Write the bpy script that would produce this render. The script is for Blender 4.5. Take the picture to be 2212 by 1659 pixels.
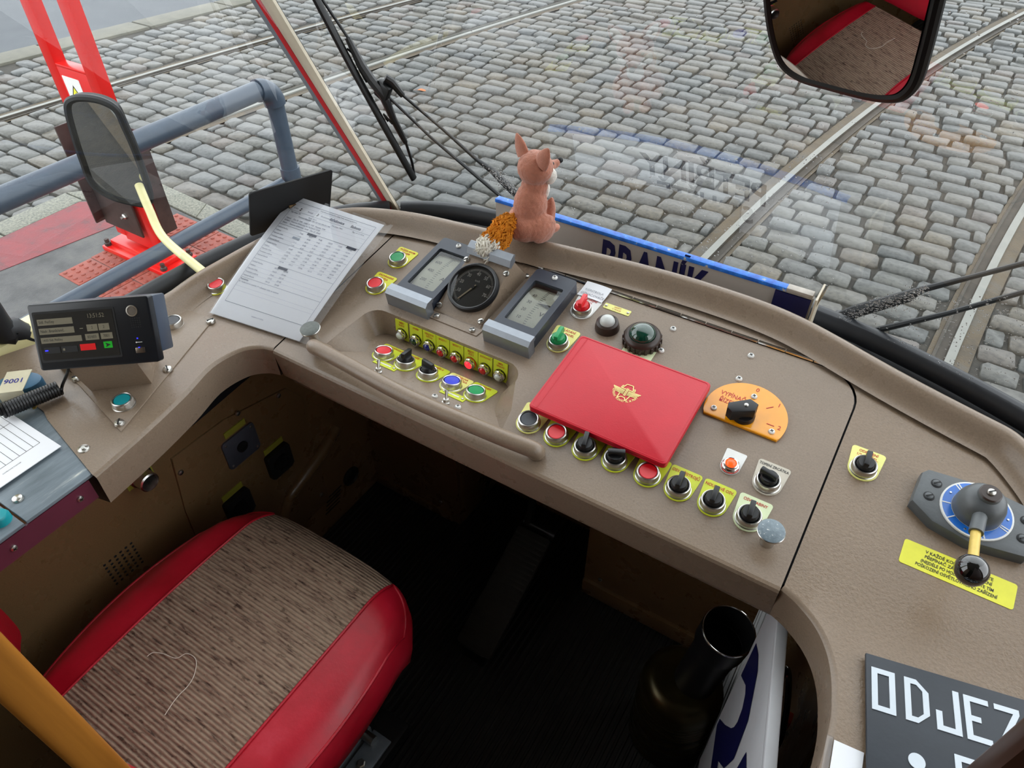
import bpy, bmesh, math, random
from mathutils import Vector as V, Matrix as Mx, geometry

for _o in list(bpy.data.objects):
    bpy.data.objects.remove(_o)
SC = bpy.context.scene
COL = SC.collection
R = random.Random(7)
PI = math.pi

# ------------------------------------------------------------------ camera
FPX, PITCH, YAW = 1550.0, math.radians(42.6), math.radians(32.0)
CAM = V((0, 0, 1.48))           # z = 0 is the cab floor, +Y is the tram's forward direction
cd = bpy.data.cameras.new('camera')
cd.sensor_fit = 'HORIZONTAL'
cd.sensor_width = 36
cd.lens = FPX / 2212 * 36
cd.clip_start = 0.02
cd.clip_end = 200
cam = bpy.data.objects.new('camera', cd)
COL.objects.link(cam)
cam.location = CAM
cam.rotation_euler = (PI / 2 - PITCH, 0, YAW)
SC.camera = cam

# ------------------------------------------------------------------ light: an overcast sky, exposure
W = bpy.data.worlds.new('overcast_sky')
SC.world = W
W.use_nodes = True
bg = W.node_tree.nodes['Background']
bg.inputs[0].default_value = (0.93, 0.97, 1.0, 1)
bg.inputs[1].default_value = 3.0
SC.view_settings.view_transform = 'Standard'
SC.view_settings.look = 'None'
SC.view_settings.exposure = 0.0
SC.view_settings.gamma = 1
SC.view_settings.use_curve_mapping = False
SC.cycles.max_bounces = 10
SC.cycles.transparent_max_bounces = 16

# ------------------------------------------------------------------ where a picture point meets a real surface
_fw = V((-math.sin(YAW), math.cos(YAW), 0))
_rt = V((math.cos(YAW), math.sin(YAW), 0))
_up = V((0, 0, 1))
_F = _fw * math.cos(PITCH) - _up * math.sin(PITCH)
_U = _fw * math.sin(PITCH) + _up * math.cos(PITCH)


def ray(x, y):
    return _F + _rt * ((x - 1106) / FPX) - _U * ((y - 829.5) / FPX)


def hit(x, y, p, n):
    r = ray(x, y)
    n = V(n)
    return CAM + r * ((V(p) - CAM).dot(n) / r.dot(n))


def atz(x, y, z):
    return hit(x, y, (0, 0, z), (0, 0, 1))


def aty(x, y, yy):
    return hit(x, y, (0, yy, 0), (0, 1, 0))


def atx(x, y, xx):
    return hit(x, y, (xx, 0, 0), (1, 0, 0))


def pix(p):
    d = V(p) - CAM
    z = d.dot(_F)
    if z < 0.05:
        return (-9999, -9999, z)
    return (1106 + FPX * d.dot(_rt) / z, 829.5 - FPX * d.dot(_U) / z, z)


# ------------------------------------------------------------------ materials
def lin(c):
    return tuple(((v / 255) / 12.92 if v / 255 <= .04045 else ((v / 255 + .055) / 1.055) ** 2.4) for v in c) + (1,)


MATS = {}


class Nt:
    def __init__(s, m):
        s.t = m.node_tree
        s.b = s.t.nodes['Principled BSDF']
        s.out = s.t.nodes['Material Output']

    def n(s, typ, **kw):
        nd = s.t.nodes.new(typ)
        for k, v in kw.items():
            if k[0] == 'i' and k[1:].isdigit():
                nd.inputs[int(k[1:])].default_value = v
            else:
                setattr(nd, k, v)
        return nd

    def l(s, a, b):
        s.t.links.new(a, b)

    def coord(s, scale=(1, 1, 1), kind='Object', rot=(0, 0, 0)):
        tc = s.n('ShaderNodeTexCoord')
        mp = s.n('ShaderNodeMapping')
        mp.inputs['Scale'].default_value = scale
        mp.inputs['Rotation'].default_value = rot
        s.l(tc.outputs[kind], mp.inputs['Vector'])
        return mp.outputs[0]

    def noise(s, scale, detail=4, rough=.6, co=None):
        nd = s.n('ShaderNodeTexNoise')
        nd.inputs['Scale'].default_value = scale
        nd.inputs['Detail'].default_value = detail
        nd.inputs['Roughness'].default_value = rough
        s.l(co if co is not None else s.coord(), nd.inputs['Vector'])
        return nd.outputs[0]

    def ramp(s, fac, stops):
        nd = s.n('ShaderNodeValToRGB')
        cr = nd.color_ramp
        while len(cr.elements) < len(stops):
            cr.elements.new(.5)
        for e, (p, c) in zip(cr.elements, stops):
            e.position = p
            e.color = c
        s.l(fac, nd.inputs[0])
        return nd.outputs[0]

    def mix(s, fac, a, b, mode='MIX'):
        nd = s.n('ShaderNodeMix', data_type='RGBA', blend_type=mode)
        for inp, v in ((nd.inputs[0], fac), (nd.inputs[6], a), (nd.inputs[7], b)):
            if hasattr(v, 'is_output') or isinstance(v, bpy.types.NodeSocket):
                s.l(v, inp)
            else:
                inp.default_value = v
        return nd.outputs[2]

    def bump(s, h, strength, dist=.001):
        nd = s.n('ShaderNodeBump')
        nd.inputs['Strength'].default_value = strength
        nd.inputs['Distance'].default_value = dist
        s.l(h, nd.inputs['Height'])
        s.l(nd.outputs[0], s.b.inputs['Normal'])


def mat(name, col, rough=.5, metal=0., var=.08, vscale=30., bump=0., bscale=200., bdist=.001, spec=.5, emit=None, estr=0., coat=0., trans=0., alpha=1., sheen=0.):
    """plain paint, plastic or metal with a little procedural mottling and relief"""
    if name in MATS:
        return MATS[name]
    m = bpy.data.materials.new(name)
    m.use_nodes = True
    t = Nt(m)
    c = lin(col)
    b = t.b
    b.inputs['Roughness'].default_value = rough
    b.inputs['Metallic'].default_value = metal
    b.inputs['Specular IOR Level'].default_value = spec
    b.inputs['Coat Weight'].default_value = coat
    b.inputs['Transmission Weight'].default_value = trans
    b.inputs['Alpha'].default_value = alpha
    b.inputs['Sheen Weight'].default_value = sheen
    if var > 0:
        f = t.noise(vscale)
        lo = tuple(v * (1 - var) for v in c[:3]) + (1,)
        hi = tuple(min(1, v * (1 + var)) for v in c[:3]) + (1,)
        t.l(t.ramp(f, [(.3, lo), (.7, hi)]), b.inputs['Base Color'])
    else:
        b.inputs['Base Color'].default_value = c
    if bump > 0:
        t.bump(t.noise(bscale, 3, .6), bump, bdist)
    if emit:
        b.inputs['Emission Color'].default_value = lin(emit)
        b.inputs['Emission Strength'].default_value = estr
    MATS[name] = m
    return m


# ------------------------------------------------------------------ mesh building
def ident():
    return Mx.Identity(4)


def T(x, y, z):
    return Mx.Translation((x, y, z))


def Rx(a):
    return Mx.Rotation(a, 4, 'X')


def Ry(a):
    return Mx.Rotation(a, 4, 'Y')


def Rz(a):
    return Mx.Rotation(a, 4, 'Z')


def frame(o, x, y, z=None):
    """matrix with origin o and axes x, y (z = x cross y)"""
    x = V(x).normalized()
    z = x.cross(V(y)).normalized()
    y = z.cross(x)
    m = Mx.Identity(4)
    for i in range(3):
        m[i][0], m[i][1], m[i][2], m[i][3] = x[i], y[i], z[i], V(o)[i]
    return m


_TXT = {}


def text_geo(s, size, ax, bold):
    k = (s, size, ax, bold)
    if k not in _TXT:
        cu = bpy.data.curves.new('lettering', 'FONT')
        cu.body = s
        cu.size = size
        cu.align_x = ax
        cu.align_y = 'CENTER'
        cu.offset = bold * size
        cu.resolution_u = 2
        ob = bpy.data.objects.new('lettering', cu)
        me = ob.to_mesh()
        _TXT[k] = ([tuple(v.co) for v in me.vertices], [tuple(p.vertices) for p in me.polygons])
        ob.to_mesh_clear()
        bpy.data.objects.remove(ob)
        bpy.data.curves.remove(cu)
    return _TXT[k]


class MB:
    """collects shapes, then links them as one mesh object"""

    def __init__(s, m=None):
        s.v, s.f, s.mi, s.mats = [], [], [], []
        s.cur = m

    def slot(s, m):
        m = m or s.cur
        if m not in s.mats:
            s.mats.append(m)
        return s.mats.index(m)

    def add(s, vs, fs, m=None, X=None):
        o = len(s.v)
        if X is not None:
            vs = [X @ V(v) for v in vs]
        s.v.extend(tuple(v) for v in vs)
        k = s.slot(m)
        for f in fs:
            s.f.append(tuple(i + o for i in f))
            s.mi.append(k)
        return s

    def bm(s, b, m=None, X=None):
        b.verts.index_update()
        s.add([v.co.copy() for v in b.verts], [[v.index for v in f.verts] for f in b.faces], m, X)
        b.free()
        return s

    def box(s, c, size, m=None, bev=0., X=None, seg=2):
        b = bmesh.new()
        bmesh.ops.create_cube(b, size=1)
        for v in b.verts:
            v.co = V((v.co.x * size[0] + c[0], v.co.y * size[1] + c[1], v.co.z * size[2] + c[2]))
        if bev > 0:
            bmesh.ops.bevel(b, geom=list(b.edges), offset=bev, segments=seg, profile=.5, affect='EDGES')
        return s.bm(b, m, X)

    def lathe(s, prof, m=None, X=None, n=32, a0=0, a1=2 * PI):
        full = abs(a1 - a0 - 2 * PI) < 1e-6
        k = n if full else n + 1
        vs, fs = [], []
        for r, z in prof:
            for i in range(k):
                a = a0 + (a1 - a0) * i / n
                vs.append((r * math.cos(a), r * math.sin(a), z))
        for j in range(len(prof) - 1):
            for i in range(n):
                i2 = (i + 1) % k
                q = [j * k + i, j * k + i2, (j + 1) * k + i2, (j + 1) * k + i]
                if prof[j][0] < 1e-7:
                    q = [q[0], q[2], q[3]]
                elif prof[j + 1][0] < 1e-7:
                    q = [q[0], q[1], q[2]]
                fs.append(q)
        return s.add(vs, fs, m, X)

    def prism(s, poly, z0, z1, m=None, X=None, holes=None, bev=0.):
        if bev > 0 and not holes:
            c = len(poly)
            b = bmesh.new()
            lo = [b.verts.new((p[0], p[1], z0)) for p in poly]
            hi = [b.verts.new((p[0], p[1], z1)) for p in poly]
            b.faces.new(list(reversed(lo)))
            top = b.faces.new(hi)
            for i in range(c):
                j = (i + 1) % c
                b.faces.new((lo[i], lo[j], hi[j], hi[i]))
            bmesh.ops.bevel(b, geom=list(top.edges), offset=bev, segments=2, profile=.5, affect='EDGES')
            return s.bm(b, m, X)
        loops = [list(poly)] + [list(h) for h in (holes or [])]
        tris = geometry.tessellate_polygon([[V((p[0], p[1], 0)) for p in lp] for lp in loops])
        flat = [p for lp in loops for p in lp]
        k = len(flat)
        vs = [(p[0], p[1], z1) for p in flat] + [(p[0], p[1], z0) for p in flat]
        fs = []
        for t in tris:
            a, b_, c_ = (V((flat[i][0], flat[i][1])) for i in t)
            up = (b_ - a).cross(c_ - a) > 0 if hasattr(V((0, 0)), 'cross') else True
            t = tuple(t) if up else tuple(reversed(t))
            fs.append(t)
            if z0 != z1:
                fs.append(tuple(i + k for i in reversed(t)))
        if z0 != z1:
            o = 0
            for lp in loops:
                c = len(lp)
                for i in range(c):
                    j = (i + 1) % c
                    fs.append((o + i + k, o + j + k, o + j, o + i))
                o += c
        return s.add(vs, fs, m, X)

    def tube(s, path, r, m=None, n=12, X=None, caps=True, closed=False, squash=None):
        path = [V(p) for p in path]
        c = len(path)
        rs = r if isinstance(r, (list, tuple)) else [r] * c
        vs, fs = [], []
        ref = None
        for i, p in enumerate(path):
            if closed:
                d = path[(i + 1) % c] - path[i - 1]
            else:
                d = path[min(i + 1, c - 1)] - path[max(i - 1, 0)]
            d.normalize()
            if ref is None:
                ref = V((0, 0, 1)) if abs(d.z) < .9 else V((1, 0, 0))
            a = (ref - d * ref.dot(d)).normalized()
            ref = a
            b = d.cross(a)
            for k in range(n):
                t = 2 * PI * k / n
                q = squash or (1, 1)
                vs.append(p + (a * math.cos(t) * q[0] + b * math.sin(t) * q[1]) * rs[i])
        rng = c if closed else c - 1
        for i in range(rng):
            j = (i + 1) % c
            for k in range(n):
                k2 = (k + 1) % n
                fs.append((i * n + k, i * n + k2, j * n + k2, j * n + k))
        if caps and not closed:
            fs.append(tuple(reversed(range(n))))
            fs.append(tuple(range((c - 1) * n, c * n)))
        return s.add(vs, fs, m, X)

    def sphere(s, c, r, m=None, X=None, sc=(1, 1, 1), n=24, k=14):
        prof = [(r * math.sin(PI * i / k), -r * math.cos(PI * i / k)) for i in range(k + 1)]
        prof[0] = (0, -r)
        prof[-1] = (0, r)
        M = Mx.Translation(c) @ Mx.Diagonal((sc[0], sc[1], sc[2], 1))
        return s.lathe(prof, m, (X @ M) if X is not None else M, n)

    def grid(s, fn, nu, nv, m=None, X=None):
        vs = [fn(i / nu, j / nv) for j in range(nv + 1) for i in range(nu + 1)]
        fs = [(j * (nu + 1) + i, j * (nu + 1) + i + 1, (j + 1) * (nu + 1) + i + 1, (j + 1) * (nu + 1) + i) for j in range(nv) for i in range(nu)]
        return s.add(vs, fs, m, X)

    def sweep(s, curve, prof, m=None, closed=False):
        """curve: list of (pos, outward normal xy); prof: list of (out, dz)"""
        k = len(prof)
        vs = []
        for p, nrm in curve:
            for o, dz in prof:
                vs.append(V(p) + V(nrm) * o + V((0, 0, dz)))
        fs = []
        for i in range(len(curve) - 1):
            for j in range(k - 1):
                fs.append((i * k + j, (i + 1) * k + j, (i + 1) * k + j + 1, i * k + j + 1))
        return s.add(vs, fs, m)

    def text(s, body, size, X, m=None, ax='CENTER', bold=0., sx=1., X2=None):
        vs, fs = text_geo(body, size, ax, bold)
        vs = [(v[0] * sx, v[1], v[2]) for v in vs]
        return s.add(vs, fs, m, X)

    def build(s, name, parent=None, X=None, sharp=35, flat=False, world=False):
        me = bpy.data.meshes.new(name)
        me.from_pydata(s.v, [], s.f)
        for m in s.mats:
            me.materials.append(m)
        me.polygons.foreach_set('material_index', s.mi)
        me.polygons.foreach_set('use_smooth', [not flat] * len(s.f))
        me.update()
        if not flat and sharp:
            me.set_sharp_from_angle(angle=math.radians(sharp))
        o = bpy.data.objects.new(name, me)
        COL.objects.link(o)
        if parent is not None:
            o.parent = parent
            if world:
                o.matrix_parent_inverse = wm(parent).inverted()
        if X is not None:
            o.matrix_basis = X
        return o


def wm(o):
    if o.parent is None:
        return o.matrix_basis.copy()
    return wm(o.parent) @ o.matrix_parent_inverse @ o.matrix_basis


def tag(o, label=None, cat=None, group=None, kind=None):
    if label:
        o['label'] = label
    if cat:
        o['category'] = cat
    if group:
        o['group'] = group
    if kind:
        o['kind'] = kind
    return o


def thing(name, label, cat, X=None, group=None):
    o = bpy.data.objects.new(name, None)
    o.empty_display_size = .05
    COL.objects.link(o)
    if X is not None:
        o.matrix_basis = X
    return tag(o, label, cat, group)


def catmull(pts, n=8, closed=False):
    pts = [V(p) for p in pts]
    out = []
    c = len(pts)
    for i in range(c if closed else c - 1):
        if closed:
            p0, p1, p2, p3 = (pts[(i + d) % c] for d in (-1, 0, 1, 2))
        else:
            p0, p1, p2, p3 = pts[max(i - 1, 0)], pts[i], pts[i + 1], pts[min(i + 2, c - 1)]
        for k in range(n):
            t = k / n
            out.append(.5 * ((2 * p1) + (p2 - p0) * t + (2 * p0 - 5 * p1 + 4 * p2 - p3) * t * t + (3 * p1 - p0 - 3 * p2 + p3) * t ** 3))
    if not closed:
        out.append(pts[-1])
    return out


def rrect(w, h, r, n=5, cx=0., cy=0.):
    out = []
    for sx, sy, a in ((1, 1, 0), (-1, 1, PI / 2), (-1, -1, PI), (1, -1, 1.5 * PI)):
        for i in range(n + 1):
            t = a + PI / 2 * i / n
            out.append((cx + sx * (w / 2 - r) + r * math.cos(t), cy + sy * (h / 2 - r) + r * math.sin(t)))
    return out


def circ(r, n=24, cx=0., cy=0.):
    return [(cx + r * math.cos(2 * PI * i / n), cy + r * math.sin(2 * PI * i / n)) for i in range(n)]


# ------------------------------------------------------------------ the place's materials
def special(name):
    m = bpy.data.materials.new(name)
    m.use_nodes = True
    MATS[name] = m
    return m, Nt(m)


def m_dash(name, col, bumps):
    m, t = special(name)
    co = t.coord()
    c = lin(col)
    big = t.noise(5, 5, .6, co)
    fine = t.noise(420, 2, .5, co)
    base = t.ramp(big, [(.25, tuple(v * .93 for v in c[:3]) + (1,)), (.6, c), (.9, tuple(min(1, v * 1.04) for v in c[:3]) + (1,))])
    spk = t.ramp(fine, [(.35, (.75, .75, .75, 1)), (.6, (1, 1, 1, 1))])
    t.l(t.mix(.5, base, spk, 'MULTIPLY'), t.b.inputs['Base Color'])
    rg = t.ramp(t.noise(18, 4, .6, co), [(.3, (.22, .22, .22, 1)), (.75, (.42, .42, .42, 1))])
    t.l(rg, t.b.inputs['Roughness'])
    t.bump(t.noise(260, 3, .6, co), bumps, .0012)
    return m


DASH = m_dash('taupe_lacquered_dash', (140, 122, 104), .16)
SLAB = m_dash('taupe_pebbled_dash', (138, 118, 97), .5)
BROWN = m_dash('brown_lacquered_wall', (122, 96, 64), .12)
STEEL = mat('brushed_steel', (205, 203, 198), .28, 1., .05, 60)
CHROME = mat('bright_chrome', (225, 224, 222), .14, 1., 0)
SCREWM = mat('zinc_screw', (200, 198, 192), .3, 1., .1, 300)
ALU = mat('satin_aluminium', (150, 155, 162), .45, .85, .05, 80)
BLACK = mat('black_plastic', (22, 22, 24), .38, 0, .1, 60)
BLACKM = mat('matt_black', (17, 17, 18), .6, 0, .1, 60)
RUBBER = mat('black_rubber', (30, 32, 36), .5, 0, .15, 40, .1, 150)
GUN = mat('gauge_frame_blue_black', (44, 50, 62), .35, 0, .1, 40)
YEL = mat('yellow_label', (232, 230, 60), .4, 0, .05, 60)
YELP = mat('pale_yellow_label', (240, 238, 140), .4, 0, .05, 60)
YELG = mat('lime_yellow_label', (205, 215, 48), .4, 0, .05, 60)
PALEG = mat('pale_green_label', (222, 234, 190), .4, 0, .05, 60)
WHITEL = mat('white_label', (232, 232, 228), .4, 0, .06, 60)
GREYL = mat('beige_label', (200, 192, 176), .4, 0, .05, 60)
INKR = mat('red_ink', (190, 42, 28), .5, 0, 0)
INKK = mat('black_ink', (26, 26, 30), .5, 0, 0)
INKG = mat('grey_ink', (120, 122, 130), .5, 0, 0)
INKB = mat('blue_ink', (30, 40, 150), .5, 0, 0)
NAVY = mat('navy_paint', (14, 18, 74), .45, 0, .1, 60)
CAPR = mat('red_cap', (222, 20, 34), .3, 0, .03, 60, spec=.6)
CAPG = mat('green_cap', (10, 150, 84), .3, 0, .03, 60, spec=.6)
CAPB = mat('blue_cap', (24, 46, 210), .3, 0, .03, 60, spec=.6)
CAPT = mat('teal_cap', (10, 150, 160), .3, 0, .03, 60, spec=.6)
CAPK = mat('charcoal_cap', (52, 56, 62), .4, 0, .03, 60)
LENSW = mat('milky_lens', (205, 208, 205), .2, 0, .02, 60)
LENSG = mat('dark_green_lens', (6, 46, 30), .08, 0, .1, 60, coat=.6)
LENSGB = mat('bottle_green_lens', (8, 58, 44), .06, 0, .1, 60, coat=1)
LENSB = mat('dark_blue_lens', (14, 18, 110), .12, 0, .1, 60, coat=.6)
LENSR = mat('red_lens', (185, 12, 20), .14, 0, .1, 60, coat=.6)
LENSRL = mat('lit_red_lens', (240, 40, 50), .2, 0, 0, emit=(255, 40, 50), estr=1.6)
LENSOL = mat('lit_orange_lens', (240, 70, 30), .2, 0, 0, emit=(255, 70, 18), estr=1.8)
FOLD = mat('red_vinyl_folder', (196, 16, 38), .42, 0, .05, 20, .12, 500)
GOLD = mat('gold_foil_print', (240, 218, 140), .35, .1, .05, 40)
PAPER = mat('white_paper', (246, 248, 252), .7, 0, .02, 20)
VINYL = None
ORANGE = mat('amber_acrylic', (244, 160, 14), .12, 0, .06, 25, coat=.7)
BROWNPL = mat('brown_bakelite', (54, 40, 34), .35, 0, .1, 60)
GREYHAM = mat('grey_hammer_paint', (88, 92, 94), .4, 0, .12, 40, .25, 120)
BLUEENA = mat('blue_enamel', (30, 110, 205), .3, 0, .06, 50, coat=.4)
CREAM = mat('cream_paint', (226, 216, 160), .35, 0, .05, 10)
CREAMP = mat('cream_pillar_paint', (206, 194, 172), .35, 0, .06, 15)
REDSTR = mat('red_stripe_paint', (196, 14, 26), .35, 0, .04, 15)
REDPOST = mat('red_steel_paint', (206, 14, 8), .3, 0, .05, 8, .03, 60)
RUST = mat('rusty_dark_steel', (58, 44, 40), .55, .2, .4, 12, .3, 60)
PIPE = mat('blue_grey_pipe_paint', (54, 66, 80), .38, 0, .1, 20, .06, 120)
MIRROR = mat('mirror_glass', (235, 238, 240), .012, 1., 0)
PEACH = mat('pinkish_plush', (188, 122, 98), .9, 0, .12, 90, .6, 700, .002, .15, sheen=.5)
PLWHITE = mat('white_plush', (236, 230, 220), .9, 0, .05, 90, .6, 600, .002, .15, sheen=.3)
FURO = mat('orange_long_pile', (204, 124, 30), .8, 0, .25, 60, spec=.2)
FURW = mat('white_long_pile', (232, 226, 212), .8, 0, .1, 60, spec=.2)


def m_glass(name, tint, strength):
    m, t = special(name)
    lw = t.n('ShaderNodeFresnel')
    lw.inputs[0].default_value = 1.5
    mul = t.n('ShaderNodeMath', operation='MULTIPLY')
    mul.inputs[1].default_value = strength
    t.l(lw.outputs[0], mul.inputs[0])
    tr = t.n('ShaderNodeBsdfTransparent')
    tr.inputs[0].default_value = tint
    gl = t.n('ShaderNodeBsdfGlossy')
    gl.inputs['Roughness'].default_value = 0
    ms = t.n('ShaderNodeMixShader')
    t.l(mul.outputs[0], ms.inputs[0])
    t.l(tr.outputs[0], ms.inputs[1])
    t.l(gl.outputs[0], ms.inputs[2])
    t.l(ms.outputs[0], t.out.inputs[0])
    return m


GLASS = m_glass('window_glass', (.95, .97, .97, 1), 3.4)
GLASSC = m_glass('corner_window_glass', (.94, .96, .96, 1), .9)
GAUGEGL = m_glass('gauge_glass', (.97, .98, .97, 1), 1.2)
SLEEVE = m_glass('clear_plastic_sleeve', (.99, .99, 1, 1), .8)


def m_stone():
    m, t = special('worn_granite_setts')
    oi = t.n('ShaderNodeObjectInfo')
    ge = t.n('ShaderNodeNewGeometry')
    ad = t.n('ShaderNodeMath', operation='ADD')
    t.l(oi.outputs['Random'], ad.inputs[0])
    t.l(ge.outputs['Random Per Island'], ad.inputs[1])
    fr = t.n('ShaderNodeMath', operation='FRACT')
    t.l(ad.outputs[0], fr.inputs[0])
    tone = t.ramp(fr.outputs[0], [(0, lin((69, 71, 69))), (.25, lin((80, 80, 75))), (.5, lin((84, 81, 73))), (.7, lin((73, 75, 74))), (.88, lin((87, 80, 66))), (1, lin((81, 74, 69)))])
    co = t.coord(kind='Generated') if False else None
    pos = t.n('ShaderNodeNewGeometry').outputs['Position']
    nz = t.n('ShaderNodeTexNoise')
    nz.inputs['Scale'].default_value = 38
    nz.inputs['Detail'].default_value = 6
    t.l(pos, nz.inputs['Vector'])
    sh = t.ramp(nz.outputs[0], [(.3, (.5, .5, .5, 1)), (.56, (1, 1, 1, 1)), (.8, (1.0, 1.0, 1.0, 1))])
    n2 = t.n('ShaderNodeTexNoise')
    n2.inputs['Scale'].default_value = .9
    n2.inputs['Detail'].default_value = 4
    t.l(pos, n2.inputs['Vector'])
    patch = t.ramp(n2.outputs[0], [(.35, (.86, .9, .95, 1)), (.6, (1, 1, 1, 1)), (.72, (1, .93, .8, 1))])
    t.l(t.mix(1, t.mix(1, tone, sh, 'MULTIPLY'), patch, 'MULTIPLY'), t.b.inputs['Base Color'])
    t.b.inputs['Roughness'].default_value = .42
    t.bump(nz.outputs[0], .5, .004)
    return m


STONE = m_stone()


def m_ground(name, stops, scale, rough, bump, bs):
    m, t = special(name)
    pos = t.n('ShaderNodeNewGeometry').outputs['Position']
    nz = t.n('ShaderNodeTexNoise')
    nz.inputs['Scale'].default_value = scale
    nz.inputs['Detail'].default_value = 8
    nz.inputs['Roughness'].default_value = .65
    t.l(pos, nz.inputs['Vector'])
    t.l(t.ramp(nz.outputs[0], stops), t.b.inputs['Base Color'])
    t.b.inputs['Roughness'].default_value = rough
    n2 = t.n('ShaderNodeTexNoise')
    n2.inputs['Scale'].default_value = bs
    n2.inputs['Detail'].default_value = 4
    t.l(pos, n2.inputs['Vector'])
    t.bump(n2.outputs[0], bump, .006)
    return m


JOINT = m_ground('gritty_joint_sand', [(.3, lin((40, 38, 33))), (.6, lin((56, 52, 45))), (.8, lin((67, 59, 48)))], 14, .8, .6, 120)
RAILBED = m_ground('rusty_rail_bed', [(.3, lin((60, 53, 43))), (.5, lin((79, 67, 48))), (.7, lin((76, 72, 65)))], 5, .7, .6, 90)
ASPH = m_ground('grey_road_asphalt', [(.3, lin((56, 61, 68))), (.7, lin((68, 73, 78)))], 3, .6, .4, 150)
PASPH = m_ground('worn_platform_asphalt', [(.3, lin((52, 52, 53))), (.5, lin((76, 76, 76))), (.72, lin((96, 95, 91)))], 5, .65, .5, 130)
GRANITE = m_ground('speckled_granite_kerb', [(.36, lin((77, 79, 72))), (.5, lin((108, 108, 96))), (.64, lin((127, 126, 112)))], 70, .6, .3, 160)
CONC = m_ground('concrete_gutter', [(.3, lin((89, 88, 79))), (.7, lin((110, 107, 95)))], 6, .7, .4, 100)
TILE = m_ground('red_tactile_paving', [(.3, lin((120, 53, 41))), (.6, lin((143, 65, 50))), (.85, lin((153, 95, 81)))], 16, .6, .3, 120)
REDBAND = m_ground('worn_red_road_paint', [(.3, lin((72, 53, 55))), (.48, lin((115, 43, 48))), (.75, lin((129, 38, 43)))], 7, .6, .5, 130)
RAILHEAD = mat('polished_rail_steel', (120, 120, 114), .42, .4, .1, 6)
RAILDARK = mat('dirty_rail_groove', (62, 56, 48), .7, .2, .3, 8)


def m_vinyl():
    m, t = special('red_seat_vinyl')
    co = t.coord()
    n1 = t.noise(9, 5, .65, co)
    t.l(t.ramp(n1, [(.3, lin((170, 14, 34))), (.6, lin((200, 24, 48))), (.8, lin((214, 56, 76)))]), t.b.inputs['Base Color'])
    t.l(t.ramp(n1, [(.3, (.3, .3, .3, 1)), (.7, (.48, .48, .48, 1))]), t.b.inputs['Roughness'])
    t.bump(t.noise(160, 4, .6, co), .18, .001)
    return m


VINYL = m_vinyl()


def m_fabric():
    m, t = special('ribbed_brown_seat_fabric')
    co = t.coord()
    wv = t.n('ShaderNodeTexWave', bands_direction='Y')
    wv.inputs['Scale'].default_value = 52
    wv.inputs['Distortion'].default_value = .5
    wv.inputs['Detail'].default_value = 1
    t.l(co, wv.inputs['Vector'])
    st = t.coord((26, 150, 26))
    n1 = t.noise(1.2, 4, .7, st)
    n2 = t.noise(1, 3, .6, t.coord((60, 130, 60)))
    base = t.ramp(n1, [(.3, lin((77, 61, 53))), (.42, lin((151, 127, 109))), (.58, lin((175, 153, 131))), (.75, lin((145, 112, 99)))])
    rib = t.ramp(wv.outputs[0], [(.1, (.6, .6, .6, 1)), (.5, (1, 1, 1, 1))])
    fl = t.ramp(n2, [(.3, (.36, .33, .32, 1)), (.42, (1, 1, 1, 1))])
    t.l(t.mix(1, t.mix(1, base, rib, 'MULTIPLY'), fl, 'MULTIPLY'), t.b.inputs['Base Color'])
    t.b.inputs['Roughness'].default_value = .9
    t.b.inputs['Specular IOR Level'].default_value = .15
    t.bump(wv.outputs[0], .7, .002)
    return m


FABRIC = m_fabric()


def m_wood(name, a, b, rot):
    m, t = special(name)
    co = t.coord((40, 40, 2.2))
    n1 = t.noise(1.5, 5, .6, co)
    t.l(t.ramp(n1, [(.3, lin(a)), (.7, lin(b))]), t.b.inputs['Base Color'])
    t.b.inputs['Roughness'].default_value = .4
    return m


WOOD = m_wood('varnished_orange_wood', (150, 92, 30), (186, 122, 46), 0)
WOODD = m_wood('dark_brown_wood', (50, 28, 18), (70, 40, 26), 0)


def m_plate():
    m, t = special('scuffed_blue_grey_sheet')
    co = t.coord((60, 9, 20), rot=(0, 0, .5))
    n1 = t.noise(1, 5, .7, co)
    t.l(t.ramp(n1, [(.3, lin((96, 108, 116))), (.58, lin((120, 132, 140))), (.66, lin((150, 158, 160))), (.72, lin((206, 208, 200)))]), t.b.inputs['Base Color'])
    t.b.inputs['Metallic'].default_value = .15
    t.b.inputs['Roughness'].default_value = .42
    return m


SHEETM = m_plate()


def m_chip():
    m, t = special('chipped_blue_edge_paint')
    n1 = t.noise(70, 4, .6)
    t.l(t.ramp(n1, [(.35, lin((24, 90, 190))), (.62, lin((40, 130, 235))), (.68, lin((196, 190, 176)))]), t.b.inputs['Base Color'])
    t.b.inputs['Roughness'].default_value = .4
    t.bump(n1, .4, .002)
    return m


CHIP = m_chip()


def m_knobchip():
    m, t = special('chipped_grey_enamel')
    n1 = t.noise(260, 4, .6)
    t.l(t.ramp(n1, [(.35, lin((108, 122, 130))), (.62, lin((128, 142, 150))), (.66, lin((226, 226, 222)))]), t.b.inputs['Base Color'])
    t.b.inputs['Roughness'].default_value = .35
    return m


KNOBCHIP = m_knobchip()
# ================================================================== outside: street, rails, platform
GZ = -0.93                      # rail level below the cab floor


def cx_track(y):
    return -1.08 + .016 * max(0, y - 1.5) ** 2


def bx_track(y):
    return -5.55 + .05 * y + .0116 * y * y


RAILS = [('near_left', lambda y: cx_track(y), 'polished tram rail curving away ahead, left rail of the nearest track'),
         ('near_right', lambda y: cx_track(y) + 1.435, 'polished tram rail at the right edge, right rail of the nearest track'),
         ('far_right', lambda y: bx_track(y), 'tram rail of the far track, the one nearer the railing and wiper'),
         ('far_left', lambda y: bx_track(y) - 1.42, 'tram rail of the far track, the one nearer the grey road')]

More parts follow.
